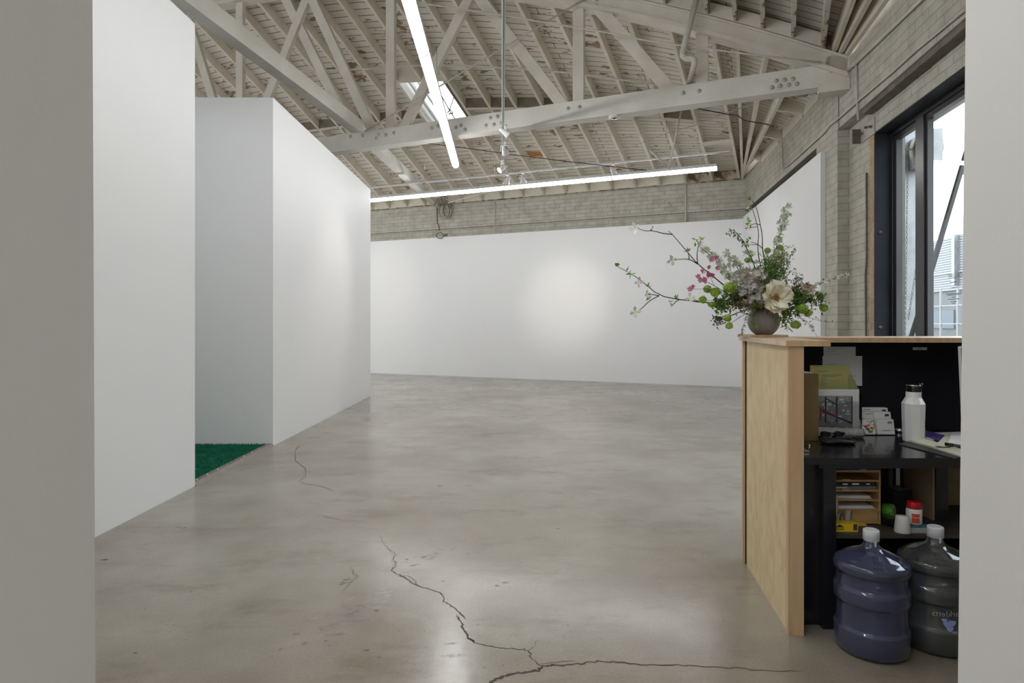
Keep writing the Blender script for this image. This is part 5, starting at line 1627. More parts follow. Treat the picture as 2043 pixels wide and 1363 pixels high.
for nm, y0, y1, x1, lab in (('paper_stack', 985, 996.3, 1742, 'upper'), ('paper_stack', 1006, 1016.3, 1748, 'lower')):
    mb = MB()
    zb, zt = kzz(y1), kzz(y1 - 4)
    for i in range(4):
        z0 = zb + (zt - zb) * i / 4
        mb.box(XYZ, kx(1667) + .002 * i, kx(x1) - .003 * (i % 3), d1 + .01 + .004 * i, d1 + .24, z0, z0 + (zt - zb) / 4 - .0004)
    tag(mb.build(nm, [M['paper']], merge=False, loc=(kx(1667), d1, zb)), 'loose white paper stack in the %s shelf of the letter tray' % lab, 'paper')
# curved wooden stand at the left
mb = MB()
cv = [(1665, 978), (1671, 992), (1673, 1008), (1671, 1024), (1666, 1040), (1664, 1052)]
dcv = 2.73
outl = [PX(x, y, dcv) for x, y in cv] + [PX(x - 6, y, dcv) for x, y in reversed(cv)]
mb.prism(outl, (0, .03, 0))
tag(mb.build('curved_wood_stand', [M['maple']], merge=False, loc=outl[0]), 'curved reddish wooden stand at the left of the letter tray', 'stand')
# yellow tape box
def cart(name, x0, x1, y0, y1, d, dep, m, label, cat, yaw=0):
    a, b2_ = kx(x0, d), kx(x1, d)
    mb = MB(); mb.box(XYZ, a, b2_, d, d + dep, ZK, kzz(y0, d))
    o = mb.build(name, [m], merge=False, loc=((a + b2_) / 2, d, ZK), bevel=.001)
    return tag(o, label, cat)
yb_ = cart('tape_box', 1663, 1712, 1045, 1067, 2.70, .05, M['yellow'], 'yellow double sided tape box at the front left of the compartment', 'box')
xm = kx(1678, 2.70)
text('Scotch', .0125, (kx(1676, 2.7), 2.6988, kzz(1055.5, 2.7)), (1, 0, 0), (0, 0, 1), M['ink'], 'box_print', yb_)
text('double sided', .0072, (kx(1680, 2.7), 2.6988, kzz(1062.5, 2.7)), (1, 0, 0), (0, 0, 1), M['ink'], 'box_print', yb_)
text('3M', .0085, (kx(1708, 2.7), 2.6988, kzz(1063.5, 2.7)), (1, 0, 0), (0, 0, 1), M['redink'], 'box_print', yb_)
mb = MB(); mb.box(XYZ, kx(1702.5, 2.7), kx(1710, 2.7), 2.6985, 2.6995, kzz(1058, 2.7), kzz(1046, 2.7)); mb.prism([(kx(1667, 2.7), 2.6985, kzz(1052, 2.7)), (kx(1684, 2.7), 2.6985, kzz(1052, 2.7)), (kx(1675, 2.7), 2.6985, kzz(1046, 2.7))], (0, .001, 0))
mb.build('box_print', [M['ink']], yb_, merge=False)
cart('yellow_carton', 1709, 1729, 1047, 1065, 2.78, .06, M['yellow'], 'small yellow carton right behind the yellow tape box', 'box')
def ring(name, x, y, d, r, w, th, m, label, cat, axis):
    c = PX(x, y, d); ax = V(axis).normalized()
    mb = MB(); mb.lathe([(r - th, -w / 2), (r, -w / 2), (r, w / 2), (r - th, w / 2), (r - th, -w / 2)], c, 28, axis=ax)
    o = mb.build(name, [m], loc=c); return tag(o, label, cat)
ring('tape_roll', 1693, 1031, 2.755, .031, .020, .012, M['tapeclear'], 'clear tape roll standing behind the yellow tape box', 'tape roll', (.8, -.6, 0))
ring('tape_roll', 1675, 1033, 2.765, .026, .016, .011, M['tapeclear'], 'smaller clear tape roll against the curved wooden stand', 'tape roll', (.6, -.8, 0))
# black cartons
def rbox(name, x, y, d, lx, ly, h, yaw, m, label, cat, z0=ZK):
    c = V(((x - CX) / F * d, d, z0)); ca, sa = math.cos(yaw), math.sin(yaw)
    mb = MB(); mb.box(lambda a, b2_, z: c + V((a * ca - b2_ * sa, a * sa + b2_ * ca, z)), -lx / 2, lx / 2, -ly / 2, ly / 2, 0, h)
    o = mb.build(name, [m], merge=False, loc=c, bevel=.001); return tag(o, label, cat), c
o, c = rbox('small_black_box', 1763, 1050, 2.82, .05, .15, .035, .45, M['blackgloss'], 'small glossy black box with white end label in the compartment', 'box')
mb = MB(); fr_ = lambda a, b2_, z: c + V((a * math.cos(.45) - b2_ * math.sin(.45), a * math.sin(.45) + b2_ * math.cos(.45), z))
mb.box(fr_, .004, .016, -.0765, -.0752, .006, .026); mb.build('end_label', [M['paper']], o, merge=False)
o, c = rbox('black_carton', 1786, 1020, 2.98, .105, .09, .115, .18, M['blackmatte'], 'square black carton behind the tape rolls', 'box')
mb = MB(); mb.box(lambda a, b2_, z: c + V((a * math.cos(.18) - b2_ * math.sin(.18), a * math.sin(.18) + b2_ * math.cos(.18), z)), -.02, .045, -.04, .04, .1152, .1165); mb.build('lid_label', [M['galv']], o, merge=False)
# binders
for i, (x, d, h, m, lab) in enumerate([(1776, 3.08, .235, 'blackmatte', 'leftmost'), (1790, 3.10, .225, 'blackmatte', 'middle'), (1804, 3.12, .215, 'blackmatte', 'rightmost')]):
    o, c = rbox('binder', x, 1000, d, .026, .12, h, -.5, M[m], '%s black binder standing at the back of the compartment' % lab, 'binder')
    mb = MB(); mb.box(lambda a, b2_, z: c + V((a * math.cos(-.5) - b2_ * math.sin(-.5), a * math.sin(-.5) + b2_ * math.cos(-.5), z)), -.008, .008, -.0618, -.0602, .02, h - .01)
    mb.build('page_edge', [M['paper'] if i == 1 else M['darkgrey']], o, merge=False)
# round things
def drum(name, x, y, d, r, w, m, m2, label, cat, axis):
    c = PX(x, y, d); c.z = ZK + r + .001; ax = V(axis).normalized()
    mb = MB(); mb.lathe([(0, -w / 2), (r * .9, -w / 2), (r, -w / 2 + .004), (r, w / 2 - .004), (r * .9, w / 2), (0, w / 2)], c, 26, axis=ax)
    o = mb.build(name, [m], loc=c); tag(o, label, cat)
    mb = MB(); mb.lathe([(r * .5, w / 2 + .001), (r * .88, w / 2 + .001)], c, 26, axis=ax); mb.build('face_label', [m2], o)
    return o
drum('wide_tape_roll', 1773, 1036, 2.88, .034, .045, M['greenlabel'], M['plastic_white'], 'green and white wide tape roll before the black carton', 'tape roll', (.75, -.66, .1))
drum('white_roll', 1845, 1041, 2.95, .034, .02, M['sponge'], M['plastic_white'], 'pale round roll right of the red capped bottle', 'roll', (.5, -.86, 0))
c = kz(1800, 1065); c.y += .02; c.x = (1800 - CX) / F * c.y
mb = MB(); mb.lathe([(0, 0), (.031, 0), (.032, .004), (.026, .062), (.022, .070), (0, .072)], c, 24)
dp = mb.build('white_dispenser', [M['plastic_white']], loc=c); tag(dp, 'tapered white plastic tub with a dark blue label', 'tub')
mb = MB(); mb.grid(lambda u, v: c + V(((.0305 - .004 * v) * math.sin(-.5 + .75 * u), -(.0305 - .004 * v) * math.cos(-.5 + .75 * u), .016 + .030 * v)), 6, 1); mb.build('label', [M['navy']], dp)
# sponge and pill jar
c = kz(1829, 1066); c.y += .035
sp_ = MB(); sp_.box(XYZ, kx(1812, c.y), kx(1848, c.y), c.y - .02, c.y + .05, ZK, ZK + .022)
so = sp_.build('sponge', [M['sponge']], merge=False, bevel=.003, loc=(c.x, c.y, ZK)); tag(so, 'grey and blue sponge under the red capped bottle', 'sponge')
mb = MB(); mb.box(XYZ, kx(1812, c.y), kx(1848, c.y), c.y - .02, c.y + .05, ZK + .022, ZK + .031); mb.build('scouring_top', [M['sponge_blue']], so, merge=False, bevel=.002)
zj = ZK + .0315
cj = V((kx(1823.5, c.y + .015), c.y + .015, zj))
pj = empty('pill_bottle', cj, 'white pill bottle with red cap and red label standing on the sponge', 'bottle')
mb = MB(); mb.lathe([(0, 0), (.029, 0), (.031, .004), (.031, .058), (.026, .067), (0, .067)], cj, 28); mb.build('body', [M['plastic_white']], pj)
mb = MB(); mb.lathe([(0, .066), (.028, .066), (.029, .070), (.0285, .090), (.026, .094), (0, .094)], cj, 28); mb.build('cap', [M['red']], pj)
mb = MB(); mb.grid(lambda u, v: cj + V((.0316 * math.sin(-.85 + 1.0 * u), -.0316 * math.cos(-.85 + 1.0 * u), .008 + .040 * v)), 10, 1); mb.build('label', [M['redlabel']], pj)
text('TYLENOL', .0075, (cj.x - .0118, cj.y - .0305, zj + .032), (1, -.38, 0), (0, 0, 1), M['paper'], 'label_print', pj)

# ================================================================== WATER JUGS
jug_prof = [(0, .006), (.09, .004), (.105, .001), (.120, .003), (.131, .014), (.1350, .030), (.1355, .096), (.1340, .101), (.1275, .104), (.1260, .110), (.1260, .192), (.1275, .199),
            (.1340, .203), (.1358, .208), (.1362, .216), (.1355, .252), (.1340, .258), (.1280, .261), (.1262, .267), (.1260, .308), (.1280, .314), (.1340, .318), (.1360, .324), (.1362, .342),
            (.1335, .352), (.1270, .358), (.1200, .361), (.114, .367), (.100, .377), (.080, .387), (.060, .395), (.043, .402), (.033, .411), (.028, .423), (.026, .440), (.026, .452)]
def jug(c, m, label, logo=None):
    root = empty('water_jug', c, label, 'water jug')
    mb = MB(); mb.lathe(jug_prof, c, 56); o = mb.build('bottle', [m], root)
    # inner skin, so that the wall of the jug is thin
    mb = MB(); mb.lathe([(max(0, r - .003), z + (.003 if z < .02 else 0)) for r, z in jug_prof], c, 56)
    oi = mb.build('inner_wall', [m], root)
    oi.data.flip_normals()
    mb = MB(); mb.lathe([(.0272, .432), (.0300, .434), (.0300, .468), (.0290, .474), (.024, .477), (.021, .4745), (0, .4745)], c, 32); cp = mb.build('cap', [M['cap']], root)
    mb = MB(); mb.box(lambda x, y, z: c + V((x, y, z)), -.004, .004, -.0305, -.0285, .415, .437); mb.build('pull_tab', [M['cap']], cp, merge=False, bevel=.001)
    return root
j1 = V(((1738 - CX) / F * 2.505, 2.505, 0)); j2 = V(((1866 - CX) / F * 2.545, 2.545, 0))
jug(j1, M['blue_bottle'], 'blue tinted empty water jug with white cap on the floor, left of the pair')
J2 = jug(j2, M['grey_bottle'], 'smoky grey water jug with white cap, right of the pair behind the doorway wall')
# print on the far side of the grey jug, seen mirrored through it
def jugp(u, z, r=.1262): return j2 + V((r * math.sin(u), r * math.cos(u) * -1, z))
cz = EYE - (1234 - CY) / F * 2.44
word = text('Sparkletts', .030, (0, 0, 0), (1, 0, 0), (0, 0, 1), M['logo_white'], 'logo_lettering', J2)
for v in word.data.vertices:
    u = -.22 - v.co.x / .129
    p = j2 + V((.1292 * math.sin(u), -.1292 * math.cos(u), .175 + v.co.z - .10 * (v.co.x)))
    v.co = p
mb = MB()
for (du, dz_, r_) in ((-.30, -.028, .016), (-.18, -.022, .014), (-.24, -.045, .013), (-.10, -.060, .010), (-.38, -.015, .010)):
    ctr = (du + .02, .165 + dz_)
    mb.face([j2 + V((.1292 * math.sin(ctr[0] + r_ / .129 * math.cos(g)), -.1292 * math.cos(ctr[0] + r_ / .129 * math.cos(g)), ctr[1] + r_ * (.8 + .3 * math.sin(3 * g)) * math.sin(g))) for g in [i * math.pi / 6 for i in range(12)]])
mb.build('logo_splash', [M['logo_blue']], J2, recalc=False)

# ================================================================== VASE AND FLOWERS
VD = 3.30
vx = (1523.5 - CX) / F * VD
bd = MB(); bd.prism([(kx(1491.5, VD - .06), VD - .10, ZC + .001), (kx(1566, VD - .06), VD - .10, ZC + .001), (kx(1566, VD - .06), VD + .09, ZC + .001), (kx(1491.5, VD - .06), VD + .09, ZC + .001)], (0, 0, .011))
tag(bd.build('wooden_board', [M['maple']], merge=False, bevel=.001, loc=(vx, VD, ZC)), 'small brown wooden board under the vase on the counter', 'board')
vb = V((vx, VD, ZC + .0125))
vr = .081
vp = [(0, 0), (.036, 0)]
for i in range(15):
    t = -1.05 + (1.05 + 1.02) * i / 14
    vp.append((vr * math.cos(t), vr * math.sin(1.05) + vr * math.sin(t) - .0))
vp += [(.040, vp[-1][1] + .001), (.038, vp[-1][1] - .006), (.030, vp[-1][1] - .03), (0, vp[-1][1] - .035)]
mb = MB(); mb.lathe(vp, vb, 48)
tag(mb.build('vase', [M['vase']], loc=vb), 'round grey stoneware vase holding the flowers on the counter', 'vase')
mouth = vb + V((0, 0, vp[16][1] - .02))
FR = random.Random(23)
def rv(s=1.0):
    while True:
        p = V((FR.uniform(-1, 1), FR.uniform(-1, 1), FR.uniform(-1, 1)))
        if p.length < 1: return p * s
def leaf(mb, p, d, ln, w, mat=0, fold=.25):
    d = V(d).normalized(); s = d.cross(rv() + V((0, 0, 1.2)))
    s = s.normalized() if s.length > 1e-4 else V((1, 0, 0)); up = s.cross(d)
    q = [p, p + d * ln * .35 + s * w * .5 + up * w * fold, p + d * ln * .72 + s * w * .38 + up * w * fold * .7, p + d * ln, p + d * ln * .72 - s * w * .38 + up * w * fold * .7, p + d * ln * .35 - s * w * .5 + up * w * fold]
    m1 = p + d * ln * .35; m2 = p + d * ln * .72
    mb.face([q[0], q[1], m1], mat); mb.face([m1, q[1], q[2], m2], mat); mb.face([m2, q[2], q[3]], mat)
    mb.face([q[0], m1, q[5]], mat); mb.face([m1, m2, q[4], q[5]], mat); mb.face([m2, q[3], q[4]], mat)
def bloom(mb, p, r, n=5, mat=0, ax=None, cup=.4):
    ax = (V(ax) if ax else (rv() + V((0, -1.0, .1)))).normalized()
    u = ax.cross(V((0, 0, 1)) + rv(.3)).normalized(); w = ax.cross(u)
    for k in range(n):
        t = 2 * math.pi * k / n + FR.uniform(-.2, .2)
        d = (u * math.cos(t) + w * math.sin(t)); e = (u * -math.sin(t) + w * math.cos(t))
        a = p; b = p + d * r * .6 + e * r * .32 + ax * r * cup * .5; c = p + d * r + ax * r * cup; f = p + d * r * .6 - e * r * .32 + ax * r * cup * .5
        mb.face([a, b, c, f], mat)
def ball(mb, c, r, n, pr, mat=0):
    for i in range(n):
        z = 1 - 2 * (i + .5) / n; t = i * 2.39996; s = math.sqrt(max(0, 1 - z * z))
        d = V((s * math.cos(t) * 1.1, s * math.sin(t), z * (.85 + .12 * math.sin(3 * t)))) * FR.uniform(.74, 1.16)
        bloom(mb, c + d * r, pr, 5, mat, ax=d, cup=.15)
def pth(px, d0, d1): return [PX(x, y, d0 + (d1 - d0) * i / (len(px) - 1)) for i, (x, y) in enumerate(px)]
def smooth(pts, it=1):
    for _ in range(it):
        o = [pts[0]]
        for a, b in zip(pts[:-1], pts[1:]): o += [a.lerp(b, .25), a.lerp(b, .75)]
        o.append(pts[-1]); pts = o
    return pts
NB = [0]
def stem_thing(name, paths, label, cat, r0=.0035, r1=.0012, m='bark', group=None):
    """paths: list of (pixel list, depth0, depth1); the first starts in the vase"""
    root = empty(name, mouth + V((FR.uniform(-.02, .02), FR.uniform(-.02, .02), -.0)), label, cat, group)
    for i, (px, d0, d1) in enumerate(paths):
        mb = MB(); pts = smooth(pth(px, d0, d1))
        if i == 0: pts = [mouth + V((FR.uniform(-.02, .02), FR.uniform(-.015, .015), -.04))] + pts
        k = 1 if i == 0 else .6
        mb.tube(pts, r0 * k, 6, r1=r1)
        mb.build('stem' if i == 0 else 'twig', [M[m]], root)
    return root
def leaves_at(root, spots, ln, w, m, n=3, nm='leaves', spread=1.0, d=None):
    mb = MB()
    for s in spots:
        x, y = s[0], s[1]; dd_ = s[2] if len(s) > 2 else VD
        p = PX(x, y, dd_)
        for k in range(n):
            dr = rv() * spread + (V(d) if d else V((0, 0, .5)))
            leaf(mb, p + rv(.003), dr, ln * FR.uniform(.6, 1.15), w * FR.uniform(.7, 1.1))
    return mb.build(nm, [M[m]], root, merge=False, recalc=False)
def blooms_at(root, spots, r, m, n=1, jit=.01, nm='blossoms', petals=5, cup=.4):
    mb = MB()
    for s in spots:
        x, y = s[0], s[1]; dd_ = s[2] if len(s) > 2 else VD
        for k in range(n):
            bloom(mb, PX(x, y, dd_) + rv(jit), r * FR.uniform(.7, 1.15), petals, cup=cup)
    return mb.build(nm, [M[m]], root, merge=False, recalc=False)
def along(px, n, d0=VD, d1=VD, jit=4, t0=0.0):
    out = []
    L = [math.hypot(px[i + 1][0] - px[i][0], px[i + 1][1] - px[i][1]) for i in range(len(px) - 1)]
    T_ = sum(L)
    for k in range(n):
        s = T_ * (t0 + (1 - t0) * (k + FR.random()) / n); i = 0
        while i < len(L) - 1 and s > L[i]: s -= L[i]; i += 1
        f = min(1, s / L[i]); q = (px[i][0] + (px[i + 1][0] - px[i][0]) * f, px[i][1] + (px[i + 1][1] - px[i][1]) * f)
        out.append((q[0] + FR.uniform(-jit, jit), q[1] + FR.uniform(-jit, jit), d0 + (d1 - d0) * k / n + FR.uniform(-.02, .02)))
    return out

# bare dogwood branches
b1 = stem_thing('dogwood_branch', [
    ([(1505, 612), (1470, 590), (1444, 569), (1422, 551), (1392, 527), (1373, 505), (1342, 468), (1333, 461)], 3.3, 3.1),
    ([(1342, 468), (1321, 465.7), (1304, 460.5), (1286, 461), (1273, 456)], 3.1, 3.05),
    ([(1392, 527), (1390, 510), (1394, 487), (1398, 479)], 3.18, 3.15), ([(1394, 487), (1389, 478)], 3.15, 3.15),
    ([(1392, 527), (1375.6, 517), (1355, 517), (1345, 519)], 3.18, 3.12), ([(1375, 517), (1373, 505)], 3.14, 3.14)],
    'long dark bare branch reaching upper left out of the vase', 'branch', .0045)
leaves_at(b1, [(1302, 458, 3.06), (1372, 501, 3.14), (1374, 503, 3.14), (1388, 479, 3.15), (1398, 478, 3.15), (1386, 491, 3.15), (1338, 520, 3.12)], .028, .012, 'leaf_bright', 3)
blooms_at(b1, [(1268, 456, 3.05), (1340, 519, 3.12)], .030, 'white_petal', 1, .002, petals=4)
b2 = stem_thing('dogwood_branch', [
    ([(1512, 611), (1446, 606), (1396, 603), (1371, 599), (1355, 598), (1315, 590), (1283, 563), (1264, 549), (1232, 532)], 3.3, 3.0),
    ([(1315, 590), (1296, 600), (1279, 617), (1270, 621)], 3.12, 3.08), ([(1315, 590), (1302, 588), (1293, 588)], 3.12, 3.12),
    ([(1355, 598.5), (1349, 601), (1342, 609), (1339, 612)], 3.18, 3.15), ([(1394, 602), (1384, 597)], 3.2, 3.18)],
    'long dark bare branch reaching lowest left out of the vase', 'branch', .0042)
leaves_at(b2, [(1231, 532, 3.0), (1250, 541, 3.02), (1256, 545, 3.02), (1260, 547, 3.03), (1294, 573, 3.07), (1290, 600, 3.1), (1295, 597, 3.1), (1337, 604, 3.15), (1347, 597, 3.18), (1350, 597, 3.18)], .026, .012, 'leaf_bright', 3)
blooms_at(b2, [(1273, 563, 3.05), (1267, 623, 3.08), (1290, 588, 3.12), (1377, 594, 3.18)], .030, 'white_petal', 1, .002, petals=4)
b3 = stem_thing('dogwood_branch', [
    ([(1527, 590), (1527, 538), (1524, 512), (1521, 496), (1521, 470), (1517, 449), (1510, 416), (1501, 400.5)], 3.3, 3.3),
    ([(1517, 449), (1507, 446), (1498, 449)], 3.3, 3.28), ([(1521, 496), (1512, 487), (1498, 483)], 3.3, 3.28)],
    'tall dark branch with the topmost bright green leaf tuft', 'branch', .0035)
leaves_at(b3, [(1498, 398), (1496, 400), (1493, 443), (1494, 448), (1497, 452), (1494, 481), (1497, 478)], .026, .013, 'leaf_bright', 4)
b4 = stem_thing('dogwood_branch', [
    ([(1520, 590), (1519.5, 537), (1513, 512), (1512, 488), (1514, 466), (1510, 446), (1503, 422), (1498, 411)], 3.32, 3.32),
    ([(1510, 453), (1504, 453), (1496, 455)], 3.32, 3.3), ([(1512, 489), (1504, 488), (1494, 489)], 3.32, 3.3)],
    'second tall dark branch close left of the topmost one', 'branch', .003)
leaves_at(b4, [(1495, 415), (1497, 418), (1489, 458), (1497, 455), (1493, 488)], .022, .009, 'leaf', 3)
blooms_at(b4, [(1496, 417, 3.32)], .02, 'white_petal', 2, .006, petals=4)
# arching leafy spray
b5 = stem_thing('leafy_spray', [([(1512, 590), (1507, 536), (1499, 513), (1491, 499), (1482, 480), (1471, 466), (1462, 459), (1453, 463)], 3.28, 3.2),
                                ([(1499, 513), (1488, 505), (1480, 502)], 3.25, 3.25)],
                'arching spray of small dark green leaves left of the tall branches', 'spray', .003, m='greenstem')
leaves_at(b5, along([(1485, 488), (1471, 467), (1462, 461), (1452, 463)], 30, 3.22, 3.2, 5), .017, .008, 'leaf_dark', 2, d=(0, 0, -.7))
leaves_at(b5, along([(1505, 525), (1490, 500)], 8, 3.25, 3.25, 6), .018, .008, 'leaf', 2, nm='leaves')
# delphinium like sprays
def delph(px, n, label, d0=VD, d1=VD, jit=6, r=.015, m='delph', t0=.05, up=(0, 0, .6)):
    root = stem_thing('blossom_spray', [(px, d0, d1)], label, 'flower spray', .003, .001, 'greenstem')
    sp = along(px, n, d0, d1, jit, t0)
    blooms_at(root, sp, r * 1.25, m, 2, .007, cup=.8)
    leaves_at(root, along(px, n, d0, d1, jit, t0), .014, .005, 'leaf', 2)
    return root
delph([(1530, 590), (1540, 540), (1547, 504), (1552, 480), (1560, 454), (1565, 426), (1563, 412)], 34, 'tallest spray of greenish white blossoms on the right', 3.3, 3.3, 7, .016)
delph([(1500, 600), (1464, 561), (1445, 538), (1426, 517), (1408, 502), (1394, 491)], 24, 'spray of white blossoms slanting left along the upper bare branch', 3.25, 3.12, 6, .014)
delph([(1505, 600), (1487, 562), (1466, 526), (1450, 503)], 26, 'shorter spray of white blossoms left of the arching leaves', 3.28, 3.2, 9, .015)
delph([(1498, 600), (1475, 575), (1455, 548), (1440, 535)], 22, 'low spray of pale blossoms behind the pink flowers', 3.3, 3.25, 9, .014)
delph([(1530, 600), (1520, 560), (1500, 520), (1488, 500)], 16, 'spray of pale blossoms in the middle below the arching leaves', 3.3, 3.3, 8, .013)
# pink blossoms
pk = stem_thing('pink_blossom_twig', [([(1490, 605), (1450, 585), (1425, 570), (1405, 560), (1396, 553)], 3.25, 3.1), ([(1425, 570), (1418, 555), (1412, 540)], 3.18, 3.1), ([(1432, 575), (1400, 577), (1376, 577)], 3.2, 3.08)],
                'twig of small pink blossoms left of the white sprays', 'flower twig', .002, .0008)
blooms_at(pk, [(1413, 533, 3.1), (1402, 541, 3.1), (1412, 547, 3.1), (1415, 548, 3.1), (1422, 549, 3.1), (1393, 551, 3.1), (1396, 559, 3.1), (1405, 557, 3.1), (1407, 561, 3.1), (1378, 576, 3.08), (1383, 573, 3.08), (1432, 535, 3.12), (1427, 514, 3.12), (1420, 519, 3.12)], .014, 'pink', 3, .005)
# right twigs
r1_ = stem_thing('blossom_twig', [([(1545, 600), (1590, 580), (1610, 574), (1632, 567), (1654, 560), (1676, 553), (1698, 546)], 3.3, 3.35)],
                 'thin twig with white buds reaching right across the brick', 'flower twig', .0025, .0008)
blooms_at(r1_, along([(1612, 574), (1654, 560), (1690, 548)], 16, 3.3, 3.35, 3), .015, 'white_petal', 1, .002)
leaves_at(r1_, along([(1600, 577), (1654, 560), (1700, 546)], 26, 3.3, 3.35, 4), .012, .005, 'leaf_dark', 2)
r2_ = stem_thing('berry_twig', [([(1545, 605), (1571, 615), (1597, 634), (1616, 647), (1622, 657), (1630, 672)], 3.28, 3.2), ([(1590, 626), (1625, 637), (1640, 641), (1662, 643)], 3.25, 3.25), ([(1616, 647), (1618, 656), (1621, 664)], 3.2, 3.2)],
                'dark twig with tiny plum leaves drooping at the lower right', 'twig', .0018, .0006)
leaves_at(r2_, along([(1571, 615), (1597, 634), (1616, 647), (1622, 657), (1621, 664)], 34, 3.27, 3.2, 4), .011, .006, 'leaf_plum', 2)
leaves_at(r2_, along([(1600, 628), (1625, 637), (1662, 643)], 10, 3.25, 3.25, 3), .010, .005, 'leaf_plum', 2)
r3_ = stem_thing('leafy_spray', [([(1545, 600), (1560, 560), (1573, 523), (1582, 499), (1586, 495)], 3.32, 3.35), ([(1562, 556), (1580, 540), (1588, 535)], 3.33, 3.35)],
                 'thin upright leafy spray right of the tallest blossoms', 'spray', .002, .0007, 'greenstem')
leaves_at(r3_, along([(1560, 560), (1573, 523), (1586, 495)], 40, 3.32, 3.35, 5), .014, .006, 'leaf', 2)
leaves_at(r3_, [(1588, 540, 3.35), (1590, 545, 3.35), (1583, 535, 3.35)], .02, .008, 'leaf_dark', 2)
# viburnum balls
VBN = [((1456, 574, 3.14), 14, 'large lime green viburnum ball at the upper left'), ((1427, 583, 3.16), 11, 'lime viburnum ball left of the largest one'),
       ((1411, 577, 3.18), 8, 'small lime viburnum cluster at the far upper left'), ((1402, 598, 3.14), 8, 'small round lime viburnum ball at the far left'),
       ((1420, 608, 3.16), 6.5, 'small lime viburnum below the left clusters'), ((1636.5, 589.5, 3.3), 9, 'lime viburnum ball at the upper right by the brick'),
       ((1644, 614, 3.3), 9, 'lime viburnum ball at the far right'), ((1599, 616, 3.2), 13, 'broad lime viburnum ball right of the cream peony'),
       ((1612, 624, 3.22), 9, 'lime viburnum tucked under the broad ball on the right'), ((1587, 648, 3.2), 10, 'lime viburnum hanging just right of the vase'),
       ((1455, 650, 3.15), 7, 'lowest lime viburnum hanging left of the vase'), ((1451, 635, 3.15), 8, 'lime viburnum hanging above the lowest left one'),
       ((1512, 546, 3.25), 9, 'lime viburnum in the middle under the tall branches'), ((1531, 500, 3.32), 6, 'small bright viburnum beside the tall branches'),
       ((1491, 519, 3.28), 5, 'tiny bright green cluster left of the tall branches'), ((1556, 494, 3.33), 7, 'green cluster among the tallest blossoms')]
for (x, y, d), rp, lab in VBN:
    root = stem_thing('viburnum', [([((x + 1523) / 2, (y + 600) / 2), (x, y + (2 if y < 600 else -3))], (VD + d) / 2 + .02, d)], lab, 'flower', .0018, .001, 'greenstem', None)
    rr_ = rp / F * d
    mb = MB(); ball(mb, PX(x, y, d), rr_ * .80, max(30, int(rp * rp * .62)), .0105); mb.build('blossoms', [M['vib']], root, merge=False, recalc=False)
    mb = MB(); mb.sphere(PX(x, y, d), rr_ * .60, 12); mb.build('core', [M['leaf']], root)
# peony
pe_ = stem_thing('peony', [([(1530, 612), (1545, 600)], 3.24, 3.16)], 'large open cream peony with orange centre above the vase rim', 'flower', .003, .002, 'greenstem')
pc = PX(1545, 596, 3.13)
def petal(mb, c, ang, ln, w, lift, curl):
    d = V((math.cos(ang), 0, math.sin(ang))); e = V((-math.sin(ang), 0, math.cos(ang)))
    def fn(u, v):
        x = u * ln; hw = w * math.sin(min(1, .25 + u * 1.1) * math.pi * .62) * (v - .5) * 2
        y = -lift * u ** 1.5 - curl * (abs(v - .5) * 2) ** 2 * w * .5 + (.002 + .010 * u) * math.sin(11 * v + 3 * ang) * u
        if u > .8: y += (u - .8) * ln * .8 * curl
        return c + d * (x * (1 - .06 * math.cos(6 * v))) + e * hw + V((0, y, 0))
    mb.grid(fn, 7, 8)
for i, (ang, ln, w, lift, curl) in enumerate([(1.05, .098, .060, .005, .5), (.42, .100, .050, .015, .4), (1.75, .086, .046, .01, .5), (2.75, .062, .034, .0, .4), (-1.15, .074, .050, .02, .5), (-2.0, .074, .048, .025, .6), (-.35, .055, .032, .02, .4), (.75, .078, .048, .045, .8), (-1.5, .060, .046, .05, .8), (1.4, .070, .044, .05, .9), (.15, .072, .034, .035, .8), (-1.75, .050, .036, .06, .9)]):
    mb = MB(); petal(mb, pc + V((0, .006 - .002 * i, 0)), ang, ln * .9, w * .92, lift, curl); mb.build('petal', [M['cream']], pe_, recalc=False)
mb = MB()
for i in range(260):
    p = pc + V((FR.gauss(0, .012), -.015 + FR.uniform(-.012, .012), FR.gauss(0, .015)))
    leaf(mb, p, rv() + V((0, -1, 0)), .010, .005)
mb.build('stamens', [M['stamen']], pe_, merge=False, recalc=False)
bl = stem_thing('blush_flower', [([(1560, 600), (1606, 580)], 3.28, 3.25)], 'small blush pink flower right of the cream peony', 'flower', .002, .001, 'greenstem')
blooms_at(bl, [(1608, 574, 3.24), (1614, 580, 3.24), (1604, 585, 3.24), (1610, 568, 3.24)], .028, 'blush', 2, .006, cup=.8)
# grey white cluster, russet tuft, filler foliage, hanging vine
gw = stem_thing('lilac_cluster', [([(1515, 605), (1500, 575)], 3.26, 3.2)], 'dense cluster of grey white blossoms left of the peony', 'flower cluster', .003, .001)
sp = [(1497 + FR.gauss(0, 13), 575 + FR.gauss(0, 17), 3.2 + FR.uniform(-.05, .05)) for _ in range(130)]
blooms_at(gw, sp, .016, 'greypetal', 2, .006)
blooms_at(gw, [(1492 + FR.gauss(0, 10), 553 + FR.gauss(0, 5), 3.2) for _ in range(26)], .020, 'blush', 1, .004, nm='upper_blossoms')
rt = stem_thing('russet_tuft', [([(1550, 600), (1590, 572)], 3.3, 3.28)], 'russet brown feathery tuft right of the peony', 'foliage', .002, .001)
leaves_at(rt, [(1592 + FR.gauss(0, 8), 570 + FR.gauss(0, 10), 3.28 + FR.uniform(-.03, .03)) for _ in range(140)], .016, .006, 'leaf_brown', 2)
rt2 = stem_thing('russet_tuft', [([(1500, 608), (1480, 615)], 3.25, 3.18)], 'russet brown foliage low left above the vase', 'foliage', .002, .001)
